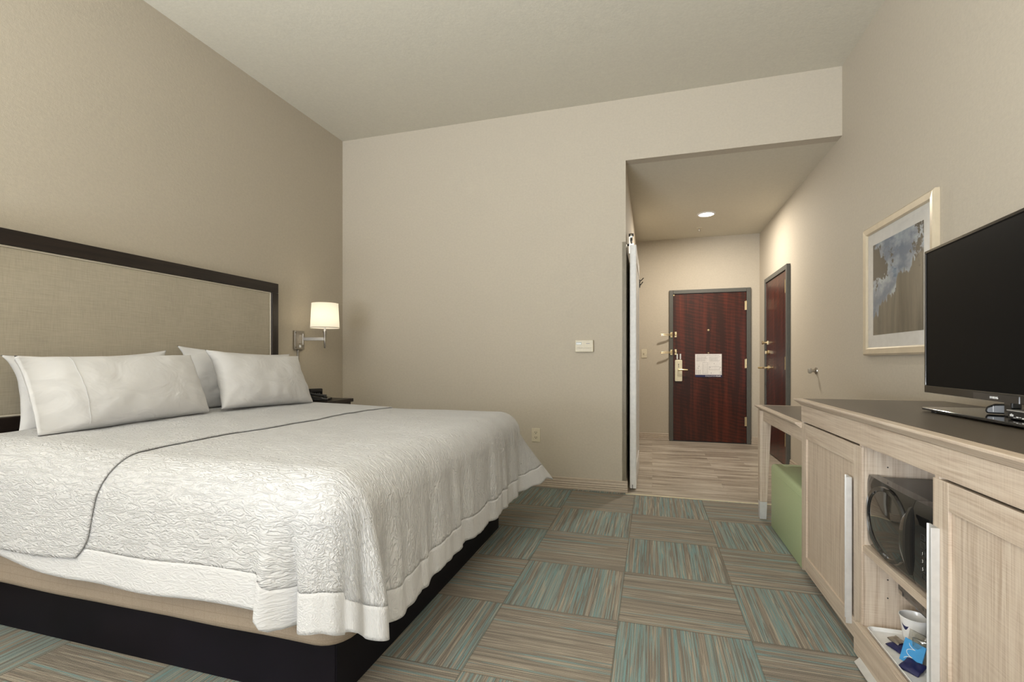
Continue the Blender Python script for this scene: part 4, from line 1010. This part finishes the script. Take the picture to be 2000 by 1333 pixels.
def pouch(name, label, cat, c, w, h, t, rz, tilt, mat, seed, grp=None, extra=None):
    root = thing(name, label, cat, c, group=grp)
    bm = bm_new(); n1, n2 = 14, 14; G = {}
    R = Matrix.Rotation(rz, 3, 'Z') @ Matrix.Rotation(tilt, 3, 'Y')
    for sd in (1, -1):
        for i in range(n1+1):
            for j in range(n2+1):
                u = 2*i/n1-1; v = 2*j/n2-1
                e = i in (0, n1) or j in (0, n2)
                if e and sd == -1: G[(i, j, -1)] = G[(i, j, 1)]; continue
                th = t/2*(1-u**4)*(1-v**4)*(1+0.5*noise.noise(Vector((u*2+seed, v*2, sd))))
                p = Vector((sd*th + 0.004*noise.noise(Vector((u*1.5, v*1.5, seed))), u*w/2, h/2+v*h/2))
                G[(i, j, sd)] = bm.verts.new(R @ p + Vector(c))
        for i in range(n1):
            for j in range(n2): bm.faces.new((G[(i, j, sd)], G[(i+1, j, sd)], G[(i+1, j+1, sd)], G[(i, j+1, sd)]))
    o = obj('wrapper', bm, mat, root, smooth='all')
    return root, R
zt = 0.1325
pouch('coffee_packet', 'round navy coffee packet lying in front of the paper cup', 'packet', (0.752, 1.925, zt+0.004), 0.06, 0.055, 0.012, radians(20), radians(80), M['navy'], 1.0)
pouch('coffee_packet', 'navy packet leaning at the near corner of the tray', 'packet', (0.741, 1.800, zt+0.003), 0.055, 0.055, 0.012, radians(40), radians(72), M['navy'], 2.5)
fd = pouch('foil_packet', 'small silver foil lid lying between the cup and the navy packet', 'packet', (0.762, 1.955, zt+0.014), 0.045, 0.030, 0.005, radians(15), radians(75), M['nickel'], 3.0)
for k, (c, rz, tl, lb) in enumerate((((0.792, 1.880, zt+0.001), 30, 12, 'clear condiment sachet leaning on the paper cup'), ((0.806, 1.850, zt+0.001), 55, -10, 'clear crumpled sachet standing behind the blue card'))):
    pouch('clear_sachet', lb, 'sachet', c, 0.055, 0.085, 0.012, radians(rz), radians(tl), M['clearplastic'], 5.0+k, grp='clear sachets')
bc = thing('blue_card', 'bright blue card packet with a white swirl standing on the tray', 'card', (0.765, 1.845, zt))
Rb = Matrix.Rotation(radians(28), 3, 'Z') @ Matrix.Rotation(radians(20), 3, 'Y')
bm = bm_new(); box(bm, -0.002, 0.002, -0.032, 0.032, 0, 0.070)
for v in bm.verts: v.co = Rb @ v.co + Vector((0.765, 1.845, zt+0.0012))
obj('card', bm, M['bluecard'], bc, bevel=0.0008)
bm = bm_new(); pts = []
for k in range(60):
    t = k/59; a = t*4*pi; pts.append(Rb @ Vector((-0.0026, 0.008+0.011*cos(a)-0.004*t, 0.010+0.050*t+0.004*sin(a))) + Vector((0.765, 1.845, zt+0.0012)))
tube(bm, pts, 0.0009, 5); obj('printed_swirl', bm, M['ceramic'], bc)

# ------------------------------------------------------------------ desk
dk = thing('desk', 'narrow pale ash desk with a tapered steel-tipped leg beyond the dresser', 'desk', (1.0, 3.35, 0))
KY0, KY1, KZ = DY1-0.011, 3.86, 0.768
bm = bm_new(); prism(bm, [(0.716, KZ-0.028), (0.690, KZ-0.008), (0.690, KZ), (cb, KZ), (cb, KZ-0.028)], 'Y', KY0, KY1-0.02)
for v in bm.verts:
    if v.co.z > KZ-0.01 and v.co.y > KY1-0.03: v.co.y += 0.024
tp = obj('top', bm, M['ashY'], dk, bevel=0.0015)
obj('laminate_inset', B((0.730, cb-0.004, KY0, KY1-0.030, KZ-0.0005, KZ+0.0009)), M['lam'], tp, label='dark taupe laminate inset')
obj('apron', B((0.722, 0.740, KY0, 3.745, KZ-0.098, KZ-0.029)), M['ashY'], dk, bevel=0.001)
obj('apron', B((0.79, cb-0.05, KY1-0.075, KY1-0.057, KZ-0.098, KZ-0.029)), M['ashX'], dk, bevel=0.001)
def leg(x0, x1, taper, mx):
    y0, y1 = 3.745, 3.815
    bm = bm_new(); zt_ = KZ-0.0285; zb = 0.118
    def sec(z):
        k = max(0, (zt_-0.07-z)/(zt_-0.07)); a = x0; b = x1-taper*k
        if mx: a, b = x0+taper*k, x1
        return [(a, y0), (b, y0), (b, y1-0.02*k), (a, y1-0.02*k)]
    Ls = [[bm.verts.new((*p, z)) for p in sec(z)] for z in (zt_, zt_-0.07, zb)]
    for A, Bq in zip(Ls, Ls[1:]):
        for i in range(4): bm.faces.new((A[i], A[(i+1) % 4], Bq[(i+1) % 4], Bq[i]))
    bm.faces.new(Ls[0]); bm.faces.new(Ls[-1][::-1]); lg = obj('leg', bm, M['ashZ'], dk, bevel=0.0015)
    bm = bm_new(); Ls = [[bm.verts.new((*p, z)) for p in sec(z)] for z in (zb-0.0005, 0.001)]
    for i in range(4): bm.faces.new((Ls[0][i], Ls[0][(i+1) % 4], Ls[1][(i+1) % 4], Ls[1][i]))
    bm.faces.new(Ls[0]); bm.faces.new(Ls[1][::-1]); obj('foot_cap', bm, M['alu'], lg, bevel=0.001, label='silver metal foot')
leg(0.702, 0.772, 0.030, False); leg(cb-0.085, cb-0.018, 0.030, True)
# ottoman
bm = bm_new(); ox0, ox1, oy0, oy1, oz = 0.738, 1.17, 2.885, 3.60, 0.412
prof = roundrect(ox1-ox0, oy1-oy0, 0.022, 5, (ox0+ox1)/2, (oy0+oy1)/2)
Ls = []
for ins, z in ((0.004, 0.001), (0.0, 0.008), (0.0, oz-0.02), (0.003, oz-0.010), (0.010, oz-0.003), (0.020, oz)):
    pr_ = roundrect(ox1-ox0-2*ins, oy1-oy0-2*ins, max(0.022-ins*0.6, 0.008), 5, (ox0+ox1)/2, (oy0+oy1)/2); Ls.append([bm.verts.new((*p, z)) for p in pr_])
for a, b in zip(Ls, Ls[1:]):
    for i in range(len(a)): bm.faces.new((a[i], a[(i+1) % len(a)], b[(i+1) % len(b)], b[i]))
bm.faces.new(Ls[0][::-1]); bm.faces.new(Ls[-1])
ot = thing('ottoman', 'sage green upholstered cube ottoman pushed under the desk', 'ottoman', (0.95, 3.25, 0))
obj('upholstery', bm, M['green'], ot, smooth=True)
bm = bm_new(); zz = oz-0.045
pp = [(ox0-0.0008+0.0, oy0+0.022, zz), (ox0-0.0008, oy1-0.022, zz)]; tube(bm, pp, 0.0014, 6); tube(bm, [(ox0+0.022, oy0-0.0008, zz), (ox1-0.022, oy0-0.0008, zz)], 0.0014, 6); obj('seam', bm, M['green'], ot)

# ------------------------------------------------------------------ television
tv = thing('television', 'large black flat television standing on the dresser', 'television', (1.09, 1.93, 0.889))
ang = radians(3.1)
TL = Vector((1.058, 2.422, 0)); D_ = Vector((-sin(ang), -cos(ang), 0)); Nn = Vector((-cos(ang), sin(ang), 0))   # along to the right, out of the screen
def tvp(u, n_, z): return TL + D_*u + Nn*n_ + Vector((0, 0, z))
def tvbox(bm, u0, u1, n0, n1, z0, z1):
    vs = [bm.verts.new(tvp(u, n_, z)) for u in (u0, u1) for n_ in (n0, n1) for z in (z0, z1)]
    for f in ((0,1,3,2), (4,6,7,5), (0,4,5,1), (2,3,7,6), (0,2,6,4), (1,5,7,3)): bm.faces.new([vs[i] for i in f])
TW, Z0, Z1 = 0.965, 0.952, 1.520
bm = bm_new(); tvbox(bm, 0.006, TW-0.006, -0.045, -0.008, Z0+0.006, Z1-0.006); obj('rear_housing', bm, M['black'], tv, bevel=0.006)
bm = bm_new()
for a in ((0, TW, 0, 0, Z1-0.010, Z1), (0, TW, 0, 0, Z0, Z0+0.028), (0, 0.010, 0, 0, Z0+0.028, Z1-0.010), (TW-0.010, TW, 0, 0, Z0+0.028, Z1-0.010)): tvbox(bm, a[0], a[1], -0.010, 0.004, a[4], a[5])
bz = obj('bezel', bm, M['graphite'], tv, bevel=0.0015, label='glossy dark bezel')
bm = bm_new(); tvbox(bm, 0.010, TW-0.010, -0.009, 0.001, Z0+0.028, Z1-0.010); obj('screen', bm, M['screen'], tv, label='switched-off screen')
bm = bm_new(); tvbox(bm, TW/2-0.12, TW/2+0.12, 0.002, 0.0055, Z0+0.001, Z0+0.022); lg_ = obj('logo_strip', bm, M['black_gloss'], bz)
p = tvp(TW/2-0.024, 0.0060, Z0+0.008); text('lettering', 'SAMSUNG', 0.0095, M['silverprint'], lg_, p, (pi/2, 0, -pi/2-ang), 0.0003, 0.0003)
bm = bm_new(); tvbox(bm, TW/2-0.007, TW/2+0.033, -0.046, -0.020, 0.905, Z0+0.05); obj('stand_neck', bm, M['black_gloss'], tv, bevel=0.004)
bm = bm_new(); prism(bm, roundrect(0.275, 0.66, 0.035, 8, 1.105, 1.94), 'Z', 0.8965, 0.9045)
obj('stand_base', bm, M['black_gloss'], tv, bevel=0.002, seg=3, label='glossy black stand plate')
for x, y in ((1.0, 2.22), (1.21, 2.22), (1.0, 1.66), (1.21, 1.66)):
    bm = bm_new(); lathe(bm, [(0.012, 0.8892), (0.012, 0.8968)], (x, y, 0), 14); obj('pad', bm, M['black'], tv)
# set-top box & adapter
sb = thing('set_top_box', 'thin grey-topped set-top box on the television stand', 'media box', (1.09, 1.79, 0.905))
obj('case', B((1.022, 1.150, 1.70, 1.872, 0.907, 0.929)), M['black'], sb, bevel=0.002)
obj('lid', B((1.020, 1.152, 1.698, 1.874, 0.9292, 0.9330)), plain('grey_plastic', (0.30, 0.29, 0.27), 0.4), sb, bevel=0.001, label='grey lid')
bm = bm_new()
for k in range(3): box(bm, 1.0212, 1.0222, 1.857-k*0.005, 1.861-k*0.005, 0.914, 0.920+0.002*(k % 2))
for k in range(9): box(bm, 1.0212, 1.0222, 1.838-k*0.012, 1.846-k*0.012, 0.910+0.0015*(k % 3), 0.9115+0.002*(k % 2)+0.0015*(k % 3))
obj('front_markings', bm, M['silverprint'], sb)
ad = thing('streaming_adapter', 'small rounded black plastic puck beside the set-top box', 'adapter', (1.09, 2.01, 0.905))
prof = [(-0.034, 0), (-0.039, 0.008), (-0.036, 0.020), (-0.016, 0.031), (0.006, 0.032), (0.026, 0.026), (0.042, 0.012), (0.038, 0)]
bm = bm_new(); prism(bm, prof, 'Y', -0.020, 0.020)
Ra = Matrix.Rotation(radians(-28), 3, 'Z'); oA = Vector((1.085, 2.015, 0.907))
for v in bm.verts: v.co = Ra @ v.co + oA
obj('shell', bm, M['black'], ad, bevel=0.006, seg=3, smooth=True)
bm = bm_new(); box(bm, -0.020, -0.0188, -0.0206, -0.0198, 0.006, 0.026)
for v in bm.verts: v.co = Ra @ v.co + oA
obj('silver_stripe', bm, M['silverprint'], ad)

# ------------------------------------------------------------------ framed picture
pf = thing('framed_picture', 'framed landscape photograph in a pale wooden frame above the dresser', 'picture', (XR, 3.30, 1.515))
py0, py1, pz0, pz1, fw = 2.885, 3.725, 1.112, 1.912, 0.048
xf = XR-0.028
bm = bm_new()
def mitre(a0, a1, b0, b1):
    pass
prof = [(0.0, -0.001), (0.0, -0.020), (0.010, -0.028), (fw-0.008, -0.024), (fw, -0.016), (fw, -0.001)]
cor = [(py0, pz0, 1, 1), (py1, pz0, -1, 1), (py1, pz1, -1, -1), (py0, pz1, 1, -1)]
Rg = [[bm.verts.new((XR+dx, y+sy*i_, z+sz*i_)) for i_, dx in prof] for y, z, sy, sz in cor]
for a in range(4):
    A, Bq = Rg[a], Rg[(a+1) % 4]
    for i in range(len(prof)): bm.faces.new((A[i], A[(i+1) % len(prof)], Bq[(i+1) % len(prof)], Bq[i]))
obj('frame', bm, M['champagne'], pf)
mt = 0.075
obj('mat_board', B((XR-0.012, XR-0.004, py0+fw-0.004, py1-fw+0.004, pz0+fw-0.004, pz1-fw+0.004)), M['mat_board'], pf)
pm = B((XR-0.0135, XR-0.0121, py0+fw+mt, py1-fw-mt, pz0+fw+mt, pz1-fw-mt))
obj('print', pm, M['print'], pf, label='photograph of trees against a cloudy sky')
obj('glazing', B((XR-0.0165, XR-0.0155, py0+fw-0.002, py1-fw+0.002, pz0+fw-0.002, pz1-fw+0.002)), M['glass'], pf)
